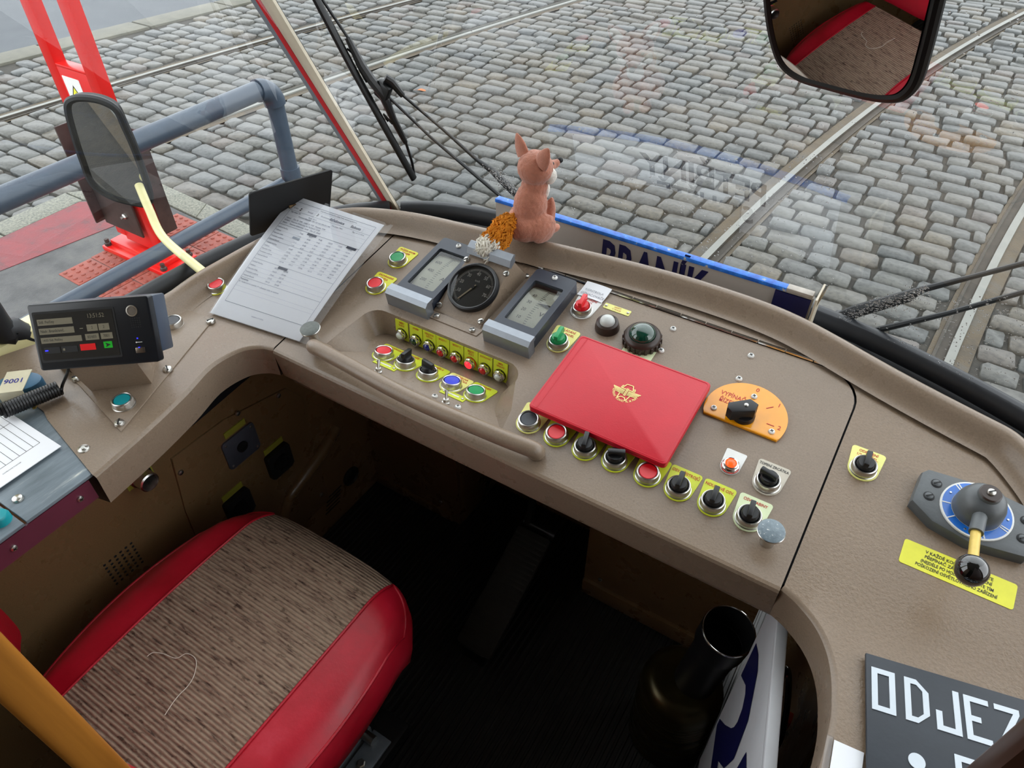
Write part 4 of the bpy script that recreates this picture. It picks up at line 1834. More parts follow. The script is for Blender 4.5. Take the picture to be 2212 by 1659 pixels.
# speedometer in its wedge housing
fl = [loc(928, 691), loc(1027, 730), loc(1133, 584), loc(1005, 545)]
x0s, x1s = -.597, -.503
yb_, yt_ = fl[0].y + .004, fl[2].y - .004
m = MB(BROWN)
m.prism([(x0s, yb_), (x1s, yb_), (x1s + .01, yb_ + .05), (x1s + .006, yt_), (x0s - .006, yt_), (x0s - .01, yb_ + .05)], 0, .0016, DASH)
sp_ = m.build('speedometer', lid)
sp_['label'] = 'round black speedometer in a wedge-shaped taupe housing'
hb, ht = .003, .046
fy0, fy1 = yb_ + .016, yt_ - .028
fx0, fx1 = x0s + .003, x1s - .003
tx0, tx1 = x0s + .010, x1s - .010
A = [(fx0, fy0, hb), (fx1, fy0, hb), (tx1, fy1, ht), (tx0, fy1, ht)]
Bq = [(fx0 - .002, fy0 - .002, .001), (fx1 + .002, fy0 - .002, .001), (x1s + .002, yt_ - .008, .001), (x0s - .002, yt_ - .008, .001)]
m = MB(DASH)
m.add(A + Bq, [(0, 1, 2, 3), (0, 4, 5, 1), (1, 5, 6, 2), (2, 6, 7, 3), (3, 7, 4, 0)], DASH)
m.build('housing', sp_, flat=True)
ftilt = V((0, fy1 - fy0, ht - hb))
SF = frame(((fx0 + fx1) / 2, fy0, hb), (1, 0, 0), ftilt)
fh = ftilt.length
DX = SF @ T(0, fh * .46, 0)
m = MB(BLACK)
m.lathe([(.0425, 0), (.0425, .006), (.0415, .0085), (.039, .0095), (.037, .0085), (.0365, .003), (0, .003)], BLACK, None, 56)
dl = m.build('dial', sp_, DX)
# scale, figures, needle joined as the print of the dial
m = MB(WHITEL)
a_of = lambda v: math.radians(246 - v * 260 / 70)
for i in range(71):
    v = i
    a = a_of(v)
    L = .0055 if v % 10 == 0 else .0035
    m.box((.0335 - L / 2, 0, .0033), (L, .0007 if v % 10 == 0 else .0005, .0003), WHITEL, 0, Rz(a))
for v in range(10, 80, 10):
    a = a_of(v)
    m.text(str(v), .0086, T(.0245 * math.cos(a), .0245 * math.sin(a), .0034), WHITEL, bold=.012, sx=.8)
m.text('km/h', .0055, T(.001, .0125, .0034), WHITEL, sx=.8)
SPD = (DX, m)
pr_ = m.build('figures', sp_, DX)
m = MB(mat('cream_needle', (230, 216, 180), .4, 0, 0))
m.box((.012, 0, .0046), (.036, .0024, .0008), None, 0, Rz(a_of(1)))
m.lathe([(.0032, .0035), (.003, .006), (0, .006)], BLACK, None, 16)
m.build('needle', sp_, DX)
m = MB(GAUGEGL)
m.lathe([(.0372, .0075), (0, .0075)], GAUGEGL, None, 40)
m.build('glass', sp_, DX)
m = MB(ALU)
pr = [(-.010, 0), (-.012, .006), (-.004, .014), (.008, .0145), (.0105, .011), (.0085, .0085), (.006, .008), (.005, 0)]
m.prism(pr, -.041, .041, ALU, SF @ T(0, fh - .004, .0) @ Mx(((0, 0, 1, 0), (1, 0, 0, 0), (0, 1, 0, 0), (0, 0, 0, 1))))
m.build('visor_bar', sp_)
for x, y in ((-.038, fh * .8), (.038, fh * .8), (-.040, fh * .08), (.040, fh * .08)):
    screw(MB(), SF @ T(x, y, 0), .0052).build('screw', sp_)
for x, y in ((x0s + .014, yb_ + .007), (x1s - .012, yb_ + .007), (x1s + .000, yt_ - .009), (x0s + .004, yt_ - .007)):
    screw(MB(), T(x, y, .0016), .0052).build('screw', sp_)
# ================================================================== loose things on and around the desk
# ------------------------------------------------------------------ driver's display on its pedestal
mo = V((-1.003, .324, .879))
ma, mbv, mn = V((.811, .573, .118)), V((-.426, .314, .848)), V((.45, -.74, .5))
mx = V((.82, .57, .06)).normalized()
MF = frame((0, 0, 0), mx, mbv)
ctr_m = sum((CAM + ray(*p) * .985 for p in ((54, 669), (305.5, 635.5), (348, 773), (101, 805))), V()) / 4
MF = T(*ctr_m) @ MF
disp = thing('driver_display', 'small black driver display showing stops and 13:51:52, on a bent metal pedestal', 'display', T(ctr_m.x, ctr_m.y, wz))
MW, MH = .166, .092
BZ = mat('display_black_bezel', (20, 24, 30), .3, 0, .08, 30)
CASE = mat('display_slate_case', (58, 68, 84), .4, 0, .05, 30)
m = MB(BZ)
m.prism(rrect(MW, MH, .004, 3), -.014, 0, BZ, MF, bev=.002)
fr_ = m.build('bezel', disp, world=True)
m = MB(CASE)
m.box((.016, .006, -.03), (MW * .82, MH * .86, .036), CASE, .003, MF)
m.build('case', disp, world=True)
SCR = mat('lit_lcd_panel', (16, 17, 18), .25, 0, 0, emit=(40, 40, 38), estr=.25)
FLD = mat('lit_lcd_field', (96, 92, 78), .3, 0, 0, emit=(150, 144, 122), estr=.2)
SRED = mat('lit_lcd_red', (180, 20, 24), .3, 0, 0, emit=(190, 20, 26), estr=.4)
SGRN = mat('lit_lcd_green', (20, 130, 30), .3, 0, 0, emit=(24, 150, 36), estr=.5)
SBLU = mat('lit_blue_led', (30, 30, 200), .3, 0, 0, emit=(40, 40, 255), estr=3)
m = MB(SCR)
SM = MF @ T(-.022, 0, .0004)
m.prism(rrect(.112, .070, .002, 2), -.001, .0002, BLACKM, SM)
m.prism(rrect(.106, .064, .001, 1), .0002, .0006, SCR, SM)
def field(cx, cy, w, h, s, mm=FLD, ink=INKK, size=.0056, ax='LEFT'):
    m.box((cx, cy, .0009), (w, h, .0005), mm, 0, SM)
    if s:
        m.text(s, size, SM @ T(cx - w / 2 + .002 if ax == 'LEFT' else cx, cy, .0014), ink, ax, sx=.8)
field(-.0265, .0205, .048, .0085, 'Sídl. Petřiny')
field(-.0265, .0080, .048, .0085, 'Nádr. Braník/smč.')
field(-.0225, -.0045, .056, .0080, '14:03 Sídl. Petřiny', size=.0048)
field(.0225, .0085, .0145, .0092, '2', ax='CENTER')
field(.0385, .0085, .0145, .0092, '2', ax='CENTER')
field(.0200, -.0040, .0185, .0085, '02/603', ax='CENTER')
field(.0400, -.0040, .0160, .0085, '7001', ax='CENTER')
field(-.038, -.0185, .022, .0085, '', BLACKM)
field(-.014, -.0185, .022, .0085, '', BLACKM)
field(.0115, -.0175, .021, .0088, '', SRED)
field(.0395, -.0165, .0115, .0090, '', SGRN)
m.prism([(-.003, -.003), (.004, 0), (-.003, .003), (-.0015, 0)], .0013, .0016, BLACKM, SM @ T(.0395, -.0165, 0))
m.box((-.0455, -.0185, .0014), (.004, .0015, .0004), SBLU, 0, SM)
m.box((-.0215, -.0185, .0014), (.0028, .003, .0004), FLD, 0, SM)
m.box((.0075, .0085, .0009), (.0045, .001, .0004), FLD, 0, SM)
m.text('13:51:52', .0082, SM @ T(.030, .0245, .001), FLD, sx=.85)
m.build('screen', disp, world=True)
m = MB(STEEL)
m.lathe([(.0078, 0), (.0078, .0012), (.0062, .0014), (.006, .0004)], STEEL, MF @ T(.058, .027, 0), 28)
m.lathe([(.006, .0006), (0, .0008)], mat('grey_sensor', (104, 96, 86), .4, 0, .05), MF @ T(.058, .027, 0), 24)
m.build('reader_ring', disp, world=True)
m = MB(BLACKM)
for i in range(5):
    for j in range(5):
        m.lathe([(.0009, .0002), (0, .0002)], None, MF @ T(.054 + .003 * i, .0045 + .003 * j, 0), 6)
m.build('speaker_holes', disp, world=True)
m = MB(STEEL)
m.box((.060, -.0275, .001), (.0125, .0075, .002), mat('usb_steel', (120, 110, 100), .3, .9, .1), .0006, MF)
m.box((.0595, -.0235, .0022), (.002, .0012, .0004), SBLU, 0, MF)
m.box((.0585, -.011, .0004), (.0016, .0016, .0004), SBLU, 0, MF)
m.box((.0600, -.0165, .0004), (.0085, .0007, .0003), WHITEL, 0, MF)
m.lathe([(.001, .0005), (0, .0005)], WHITEL, MF @ T(.0562, -.0165, 0), 10)
m.build('usb_port', disp, world=True)
# pedestal of bent sheet
e = V((.725, .688, 0)).normalized()
b0, b1 = wing(199, 847), wing(329, 830)
nb = V((-e.y, e.x, 0))
tw = [MF @ V((-.045, -.03, -.02)), MF @ V((.055, -.03, -.02))]
m = MB(BROWN)
h_ = .05
q = [b0, b1, b1 + nb * .06, b0 + nb * .06]
tp_ = [MF @ V((-.052, -MH / 2 + .004, -.006)), MF @ V((.046, -MH / 2 + .004, -.006)), MF @ V((.050, .02, -.03)), MF @ V((-.046, .02, -.03))]
vs = [V((p.x, p.y, wz + .0016)) for p in q] + tp_
m.add(vs, [(0, 1, 5, 4), (1, 2, 6, 5), (2, 3, 7, 6), (3, 0, 4, 7)], DASH)
m.build('pedestal', disp, world=True)

# coiled handset cord with its straight lead
cs, ce = atz(0, 890, wz + .018), atz(128, 838, wz + .014)
m = MB(BLACK)
path = []
N = 21
for i in range(N * 12 + 1):
    t = i / (N * 12)
    p = cs.lerp(ce, t * 1.0) if True else None
    d = (ce - cs).normalized()
    s_ = d.cross(V((0, 0, 1))).normalized()
    u_ = s_.cross(d)
    a = 2 * PI * N * t
    path.append(p + s_ * (.0092 * math.cos(a)) + u_ * (.0092 * math.sin(a)))
d = (cs - ce).normalized()
m.tube(path, .0024, BLACK, 6)
lead = catmull([path[-1], ce + V((.006, .004, .006)), MF @ V((-.052, -MH / 2 - .004, -.01)), MF @ V((-.05, -MH / 2 + .02, -.016))], 6)
m.tube(lead, .0022, BLACK, 8)
tag(m.build('coiled_cord'), 'coiled black handset cord hanging down under the small display', 'cord')

# blue padlock-like key case with a paper strip
p = atz(42, 832, wz + .012)
kc = thing('key_case', 'blue key fob with a paper strip lettered 9001 beside the coiled cord', 'key case', T(p.x - .004, p.y + .002, wz) @ Rz(.75))
m = MB(mat('blue_fob', (60, 108, 140), .45, 0, .1, 40))
m.prism([(.032 * math.cos(t), .022 * math.sin(t)) for t in [2 * PI * i / 24 for i in range(24)]], .0, .016, bev=.004)
m.build('case', kc)
m = MB(mat('aged_paper_strip', (226, 218, 190), .7, 0, .05, 40))
m.box((-.004, 0, .0166), (.034, .047, .0012), None, 0)
m.box((-.004, -.0232, .009), (.034, .001, .016), None, 0)
m.text('9001', .014, T(-.005, 0, .0175), INKB, bold=.01)
m.build('paper_strip', kc)
m = MB(mat('brass_key', (196, 168, 92), .35, .8, .1, 60))
m.prism(circ(.010, 18), 0, .003, None, T(.022, -.028, .004) @ Rx(.3))
m.box((.030, -.040, .003), (.004, .02, .002), None, 0)
m.build('key', kc)

# stack of forms on the metal counter
qs = [atz(75, 1002, wz + .003)]
stack_c = qs[0]
for k, (dx, dy, a) in enumerate(((-.008, -.014, .02), (-.005, -.006, -.03), (0, 0, 0))):
    m = MB(PAPER)
    X = T(stack_c.x + dx, stack_c.y + dy, wz - .001 + .0014 * k) @ Rz(.0 + a)
    m.box((-.075, -.045 + .03, .0006), (.15, .105, .001), PAPER)
    if k == 2:
        for i in range(9):
            m.box((-.085, .026 - .0095 * i, .0012), (.11, .0005, .0002), INKK)
        for xx in (-.03, -.1, -.14):
            m.box((xx, -.012, .0012), (.0005, .076, .0002), INKK)
        m.text('DOPRAVNÍ PODNIK', .0028, T(-.018, -.02, .0013) @ Rz(1.57), INKK)
    o = m.build('paper_form', None, X)
    tag(o, ['bottom white paper form of the small pile on the metal counter', 'middle white paper form of the small pile on the metal counter', 'top ruled white paper form of the small pile on the metal counter'][k], 'paper', 'paper forms on the metal counter')
# teal cap poking in at the very edge
p = atz(0, 1118, wz + .008)
m = MB(CAPT)
m.lathe([(.012, 0), (.012, .008), (.010, .012), (.004, .013), (0, .013)], CAPT, None, 20)
tag(m.build('push_button', None, T(p.x - .004, p.y, wz - .0015)), 'teal push button cut off by the left picture edge', 'button')

# ------------------------------------------------------------------ timetable sheet in a clear sleeve
BLp, BRp = onp(454, 675, .004), onp(647, 737, .004)
TLp, TRp = atz(636, 422, .85), atz(830, 486, .85)


def sheet_pt(u, v, lift=0.):
    a = BLp.lerp(BRp, u)
    b = TLp.lerp(TRp, u)
    p = a.lerp(b, v)
    p.z += .006 * math.sin(PI * v) * (1 - .3 * u) + lift
    return p


tt = thing('timetable', 'white printed timetable sheet in a clear sleeve propped on the desk rim', 'timetable', T(BLp.x, BLp.y, BLp.z))
m = MB(PAPER)
m.grid(lambda u, v: sheet_pt(u, v), 8, 14, PAPER)
m.grid(lambda u, v: sheet_pt(1 - u, v, -.0006), 8, 14, PAPER)
m.build('sheet', tt, world=True)
m = MB(SLEEVE)
m.grid(lambda u, v: sheet_pt(-.005 + 1.09 * u, -.012 + 1.025 * v, .0022), 8, 14, SLEEVE)
m.build('sleeve', tt, world=True)
INKS = mat('slate_print', (84, 90, 110), .6, 0, 0)
m = MB(INKS)


def sline(u0, v0, u1, v1, w=.0012, ink=INKS):
    n = 8
    vs, fs = [], []
    for i in range(n + 1):
        u, v = u0 + (u1 - u0) * i / n, v0 + (v1 - v0) * i / n
        du, dv = (0, w) if abs(u1 - u0) > abs(v1 - v0) else (w, 0)
        vs += [sheet_pt(u, v, .0006), sheet_pt(u + du, v + dv, .0006)]
    for i in range(n):
        f = (2 * i, 2 * i + 2, 2 * i + 3, 2 * i + 1)
        fs.append(f)
    m.add(vs, fs, ink)


def stext(s, u, v, size, ink=INKS, bold=0., ax='LEFT'):
    o = sheet_pt(u, v, .0008)
    X = frame(o, sheet_pt(u + .02, v, .0008) - o, sheet_pt(u, v + .02, .0008) - o)
    m.text(s, size, X, ink, ax, bold)


for v in (.955, .875, .74, .6, .435, .285, .1):
    sline(.07, v, .95, v, .0022 if v in (.955, .74, .1) else .0014)
for v in (.925, .83, .795, .69, .66, .63, .54, .51, .48, .38, .35, .32, .22, .19):
    sline(.07, v, .95, v, .0005)
sline(.07, .1, .07, .955, .002)
sline(.95, .1, .95, .955, .002)
sline(.86, .875, .86, .915, .001)
stext('Dopravní podnik hlavního města Prahy, akciová společnost', .36, .94, .0034, bold=.01)
stext('Linka', .09, .9, .005)
stext('2', .16, .9, .0085, INKK, .03)
stext('Pořadí', .25, .9, .0045)
stext('3', .35, .9, .0085, INKK, .01)
stext('Provozovna', .40, .9, .0045)
stext('Střešovice', .5, .9, .0078, bold=.015)
stext('Sobota', .73, .9, .0078, bold=.015)
stext('Typ vozu: T3', .09, .862, .0042, bold=.02)
stext('Kurz 301/1', .3, .855, .004)
stext('Tel. prac. 7462', .56, .855, .004)
stext('Platí od: 2.1.2016', .78, .86, .0036)
stext('Provozní dispečink: 296 122 162, 296 311 744', .2, .838, .0038, bold=.01)
for i, s in enumerate(('Výjezd:    Čas: 02  7:24   vrátit 23  7:33   Petynka  7:34', 'Střídání:  Vozovna Střešovice, Na Petřinách 12:28', 'Zátah:     Vozovna Střešovice  20:54   Čas: 22  20:43')):
    stext(s, .09, .805 - .022 * i, .004, bold=.012)
rr2 = random.Random(5)
for blk, v0 in ((0, .715), (1, .575), (2, .41)):
    for i, s in enumerate(('Sídliště Petřiny', 'Vítězná', 'Národní třída', 'Podolská vodárna', 'Nádraží Braník')):
        stext(s, .08, v0 - .027 * i, .0038)
        for c in range(6 if blk < 2 else 2):
            hh = 7 + c + 6 * blk
            stext('%d:%02d' % (hh, rr2.randint(1, 59)), .33 + .105 * c, v0 - .027 * i, .0042, bold=.012 if i == 0 else 0)
stext('Poznámky:', .08, .272, .004, bold=.02)
stext('B = bezbariérová zastávka, P = přestupní doba na zastávce', .08, .252, .0036)
stext('Vytištěno 17.1.2016', .42, .055, .003)
for u0, v0 in ((.4, .722), (.83, .722), (.36, .415)):
    sline(u0, v0, u0 + .1, v0, .019, mat('dark_print_block', (58, 64, 84), .6, 0, 0))
sline(.29, .66, .37, .66, .018, mat('light_print_block', (176, 184, 196), .6, 0, 0))
m.build('print', tt, world=True)

# ------------------------------------------------------------------ red folder with gold emblem
fc = [loc(1256, 722, .021), loc(1535, 825, .021), loc(1439, 1007, .021), loc(1141, 882, .021)]
fcx = sum((p.x for p in fc)) / 4
fcy = sum((p.y for p in fc)) / 4
fw_, fh_ = .2015, .1545
FX = PL @ T(fcx, fcy, .0186) @ Rx(-.028)
fol = thing('folder', 'closed red vinyl document folder with a gold winged emblem', 'folder', FX)
for nm, z0, z1 in (('back_cover', -.006, -.0025), ('front_cover', -.0008, .0032)):
    m = MB(FOLD)
    m.prism(rrect(fw_, fh_, .006, 4), z0, z1, FOLD, bev=.0012)
    if nm == 'front_cover':
        m.tube([(-fw_ / 2 + .012, -fh_ / 2 + .004, .0029), (-fw_ / 2 + .012, fh_ / 2 - .004, .0029)], .0009, FOLD, 6)
        m.tube([(x, y, .0029) for x, y in rrect(fw_ - .006, fh_ - .006, .005, 3)], .0007, FOLD, 6, closed=True)
    m.build(nm, fol)
m = MB(PAPER)
m.box((.002, 0, -.0016), (fw_ - .008, fh_ - .006, .0016), PAPER)
m.build('pages', fol)
EM = T(.0, -.004, .0038) @ Rz(0)
q = FX.inverted() @ hit(1352, 848, FX @ V((0, 0, .0034)), FX.to_3x3() @ V((0, 0, 1)))
EM = T(q.x, q.y, .0036)
m = MB(GOLD)


def bar(ax, ay, bx, by, w):
    d = V((bx - ax, by - ay)).normalized()
    n_ = V((-d.y, d.x)) * w / 2
    m.prism([(ax - n_.x, ay - n_.y), (bx - n_.x, by - n_.y), (bx + n_.x, by + n_.y), (ax + n_.x, ay + n_.y)], 0, .0002, GOLD, EM)


s_ = .001
for sx in (-1, 1):                              # wings with feather slits
    for k in range(4):
        y0 = .0037 - .0021 * k
        m.prism([(sx * .0026, y0), (sx * (.0205 - .0016 * k), y0 + .0012 * (1 - k * .3)), (sx * (.0200 - .0016 * k), y0 - .0007), (sx * .0026, y0 - .0016 - .0002 * k)][::sx], 0, .0002, GOLD, EM)
    m.prism([(sx * .0026, .004), (sx * .0095, .0035), (sx * .0085, -.0035), (sx * .0026, -.005)][::sx], 0, .0002, GOLD, EM)
for x in (-.0009, .0009):
    bar(x, -.0065, x, .0078, .0011)
for k in range(9):
    bar(-.0018, -.006 + .0015 * k, .0018, -.006 + .0015 * k, .0005)
for pts in ([(-.0085, .0105), (-.0098, .0055), (.0105, .0055), (.0092, .0105)], [(-.0078, .0062), (-.0045, .0142), (.0045, .0148), (.0078, .0062)], [(-.0085, .0105), (-.0068, .008)], [(.0092, .0105), (.0074, .008)],
            [(-.0072, -.004), (-.0072, -.0138), (-.0028, -.0092), (.0025, -.0095), (.0052, -.0145), (.0076, -.0045)]):
    for a, b in zip(pts, pts[1:]):
        bar(a[0], a[1], b[0], b[1], .0013)
word = 'DOPRAVNÍ PODNIKY HL.M.PRAHY'
for i, ch in enumerate(word):
    if ch == ' ':
        continue
    a = math.radians(186 + 168 * (i + .5) / len(word))
    m.text(ch, .0052, EM @ T(.0172 * math.cos(a), .0172 * math.sin(a) + .001, .0001) @ Rz(a + PI / 2), GOLD, bold=.01, sx=.62)
m.build('gold_emblem', fol)

# ------------------------------------------------------------------ departure board and card on the right-hand end
ob = thing('departure_board', 'black plate with large white letters ODJEZD lying on the right end of the desk', 'sign', T(.2, .42, .76))
t0, t1, t2 = atz(1870, 1410, .768), atz(2212, 1512, .768), atz(1845, 1659, .768)
ux = (t1 - t0).normalized()
OX = frame(t0, ux, V((-ux.y, ux.x, 0)))
OBL, OBH = .36, .20
m = MB(mat('dark_slate_plate', (42, 48, 56), .5, 0, .12, 25, .08, 200))
m.box((OBL / 2, -OBH / 2, -.0015), (OBL, OBH, .004), None, .0008, OX)
m.build('plate', ob, world=True)
m = MB(mat('white_plate_lettering', (214, 224, 232), .5, 0, .03, 20))


def stroke(x0, y0, x1, y1):
    m.box(((x0 + x1) / 2, (y0 + y1) / 2, .0009), (abs(x1 - x0), abs(y1 - y0), .0007), None, 0, OX)


def glyph(ch, x, y, w, h, t):
    L, Rr, Tt, Bb = x, x + w, y, y - h
    if ch in 'ODEZ' and ch != 'Z' or ch == 'E':
        if ch != 'Z':
            stroke(L, Bb, L + t, Tt)
    if ch == 'O':
        stroke(Rr - t, Bb, Rr, Tt); stroke(L + t, Tt - t, Rr - t, Tt); stroke(L + t, Bb, Rr - t, Bb + t)
    if ch == 'D':
        c = .011
        stroke(L + t, Tt - t, Rr - c, Tt); stroke(L + t, Bb, Rr - c, Bb + t); stroke(Rr - t, Bb + c, Rr, Tt - c)
        m.prism([(Rr - c, Tt - t), (Rr - t, Tt - c), (Rr, Tt - c), (Rr - c, Tt)], .0006, .0012, None, OX)
        m.prism([(Rr - c, Bb), (Rr, Bb + c), (Rr - t, Bb + c), (Rr - c, Bb + t)], .0006, .0012, None, OX)
    if ch == 'J':
        stroke(Rr - t, Bb, Rr, Tt); stroke(L, Bb, Rr - t, Bb + t); stroke(L, Bb + t, L + t, Bb + .02)
    if ch == 'E':
        stroke(L + t, Tt - t, Rr, Tt); stroke(L + t, Bb, Rr, Bb + t); stroke(L + t, y - h / 2 - t / 2, Rr - .008, y - h / 2 + t / 2)
    if ch == 'Z':
        stroke(L, Tt - t, Rr, Tt); stroke(L, Bb, Rr, Bb + t)
        m.prism([(L, Bb + t), (L + t, Bb + t), (Rr, Tt - t), (Rr - t, Tt - t)], .0006, .0012, None, OX)


def opx(px, py):
    return OX.inverted() @ atz(px, py, .7685)


gl_ = [opx(1882, 1440), opx(1952, 1459), opx(2018, 1492), opx(2080, 1505), opx(2146, 1523)]
h0 = abs((opx(1876, 1528) - opx(1884, 1440)).y)
for ch, g_ in zip('ODJEZD', gl_ + [None]):
    if g_ is None:
        g_ = V((gl_[-1].x + .033, gl_[0].y, 0))
    glyph(ch, g_.x, gl_[0].y, .0222, h0, .0056)
g_ = opx(1980, 1645)
m.lathe([(.0075, .0008), (.0075, .0014), (0, .0014)], None, OX @ T(g_.x, g_.y, 0), 24)
g_ = opx(2062, 1640)
glyph('E', g_.x, g_.y + .005, .0222, h0, .0056)
m.build('letters', ob, world=True)
q = [atz(1798, 1596, .764), atz(1847, 1606, .764)]
m = MB(PAPER)
m.box((.0135, -.03, .0008), (.027, .075, .001), PAPER)
m.box((-.004, -.03, .0004), (.006, .08, .0012), SLEEVE)
tag(m.build('card', None, T(q[0].x + .003, q[0].y - .006, .7605) @ Rz(.1)), 'blank white card in a clear holder beside the black departure board', 'card')

# ------------------------------------------------------------------ route board standing behind the rim
SB = thing('route_board', 'long grey route board reading BRANÍK with a chipped blue top edge', 'sign', T(-.35, 1.0, .63))
ST = [aty(1182, 466, 1.0), aty(1485, 561, 1.0), aty(1719, 627, 1.0)]
zt_ = .838
bx0, bx1 = -.66, -.083
m = MB(mat('light_grey_board', (176, 170, 164), .45, 0, .05, 10))
m.box(((bx0 + bx1) / 2, 1.004, .732), (bx1 - bx0, .008, .206), None, 0)
m.build('board', SB, world=True)
m = MB(CHIP)
m.box(((bx0 + bx1) / 2 - .004, 1.004, zt_), (bx1 - bx0 - .008, .014, .007), CHIP, .001)
m.build('blue_edge', SB, world=True)
m = MB(mat('grey_worn_corner', (176, 168, 158), .5, .3, .2, 60))
m.box((bx1 - .022, 1.004, zt_ + .0004), (.04, .0146, .0078), None, .001)
m.build('worn_edge', SB, world=True)
m = MB(NAVY)
m.box((bx1 - .03, .9985, .735), (.055, .003, .195), NAVY, 0)
m.build('navy_end_panel', SB, world=True)
m = MB(NAVY)
tx = aty(1412, 575, .999)
m.text('BRANÍK', .098, frame((-.345, .9994, zt_ - .052), (1, 0, 0), (0, 0, 1)), NAVY, bold=.03, sx=.56)
m.build('lettering', SB, world=True)
m = MB(PAPER)
FXX = frame((-.375, 1.0085, zt_ - .1), (-1, 0, 0), (0, 0, 1))
m.box((0, 0, .0003), (.48, .185, .001), PAPER, 0, FXX)
m.text('PETŘINY', .082, FXX @ T(0, .034, .001), NAVY, bold=.03, sx=.72)
m.text('SÍDLIŠTĚ', .066, FXX @ T(0, -.036, .001), NAVY, bold=.03, sx=.72)
m.build('reverse_face', SB, world=True)
m = MB(CREAMP)
e0 = aty(1777, 629, 1.0)
m.add([(bx1 + .002, .985, .80), (bx1 + .002, 1.03, .80), (bx1 + .012, 1.03, zt_ + .012), (bx1 + .012, .995, zt_ + .012)], [(0, 1, 2, 3), (3, 2, 1, 0)], CREAMP)
m.box((bx1 + .006, 1.004, zt_ - .06), (.003, .05, .14), CREAMP)
m.build('end_bracket', SB, world=True)
# narrow shelf that carries the board
m = MB(RUBBER)
m.box((-.36, 1.0, .618), (.66, .10, .016), RUBBER)
tag(m.build('trim_2'), 'dark ledge below the windscreen that carries the route board', kind='structure')

# black line-number plate in the corner window
pc = [CAM + ray(*p) * z for p, z in (((537, 418), 1.2), ((718, 370), 1.2), ((718, 455), 1.2), ((547, 507), 1.2))]
po, pa_, pb_ = V((-.957, .70, .902)), V((.211, .971, -.09)).normalized(), V((.252, -.037, .967))
LX_ = frame(po, pa_, pb_)
ln = thing('line_plate', 'black rectangular plate standing in the corner window behind the timetable', 'plate', T(-.95, .78, .8))
m = MB(BLACK)
m.prism(rrect(.166, .092, .005, 3, .083, -.046), -.0015, .0015, BLACKM, LX_, bev=.0005)
m.build('plate', ln, world=True)
m = MB(CREAMP)
m.box((.09, -.06, .004), (.03, .022, .004), BROWN, .001, LX_)
m.build('clip', ln, world=True)
m = MB(PAPER)
BX_ = LX_ @ T(.083, -.046, -.0018) @ Ry(PI)
m.box((0, 0, .0004), (.15, .08, .0006), PAPER, 0, BX_)
m.text('2', .075, BX_ @ T(0, 0, .001), NAVY, bold=.03)
m.build('number_face', ln, world=True)

# ------------------------------------------------------------------ plush fox on the rim
fb = onp(1140, 511, .029)
fa = math.radians(72)
FXM = T(fb.x, fb.y, fb.z - .001) @ Rz(fa)
fox = thing('plush_fox', 'small plush fox with a shaggy orange tail sitting on the desk rim', 'plush toy', FXM)
FS = 1.03


def blob_mesh(name, parts, m_, voxel, sm, parent, X):
    mb = MB(m_)
    for c, r, rot in parts:
        mb.sphere((0, 0, 0), 1, m_, T(*[v * FS for v in c]) @ Mx.Rotation(rot[1], 4, rot[0]) @ Mx.Diagonal((r[0] * FS, r[1] * FS, r[2] * FS, 1)), n=20, k=14)
    o = mb.build(name, parent, X, sharp=0)
    md = o.modifiers.new('union', 'REMESH')
    md.mode = 'VOXEL'
    md.voxel_size = voxel
    md.use_smooth_shade = True
    ms = o.modifiers.new('soften', 'SMOOTH')
    ms.factor = .5
    ms.iterations = sm
    dp = o.modifiers.new('pile', 'DISPLACE')
    tx_ = bpy.data.textures.get('pile') or bpy.data.textures.new('pile', 'CLOUDS')
    tx_.noise_scale = .0045
    dp.texture = tx_
    dp.strength = .0022
    dp.mid_level = .5
    return o


blob_mesh('body', [
    ((-.002, 0, .026), (.036, .034, .028), ('Y', 0)),
    ((.004, 0, .055), (.027, .027, .040), ('Y', .12)),
    ((.012, 0, .086), (.021, .021, .024), ('Y', .1)),
    ((.008, .027, .024), (.026, .013, .024), ('Y', 0)),
    ((.008, -.027, .024), (.026, .013, .024), ('Y', 0)),
    ((.034, .013, .030), (.0095, .0095, .034), ('Y', .1)),
    ((.034, -.013, .030), (.0095, .0095, .034), ('Y', .1)),
    ((.042, .013, .006), (.015, .010, .007), ('Y', 0)),
    ((.042, -.013, .006), (.015, .010, .007), ('Y', 0)),
    ((.013, 0, .116), (.0275, .0285, .0265), ('Y', 0)),
    ((.036, 0, .110), (.018, .012, .0105), ('Y', 0)),
    ((.052, 0, .110), (.012, .0075, .007), ('Y', 0)),
], PEACH, .0018, 4, fox, ident())
blob_mesh('cheek_ruff', [
    ((.028, .0175, .104), (.011, .010, .013), ('Y', .2)),
    ((.028, -.0175, .104), (.011, .010, .013), ('Y', .2)),
    ((.036, 0, .100), (.013, .012, .009), ('Y', 0)),
    ((.030, 0, .078), (.009, .013, .020), ('Y', 0)),
], PLWHITE, .0016, 3, fox, ident())
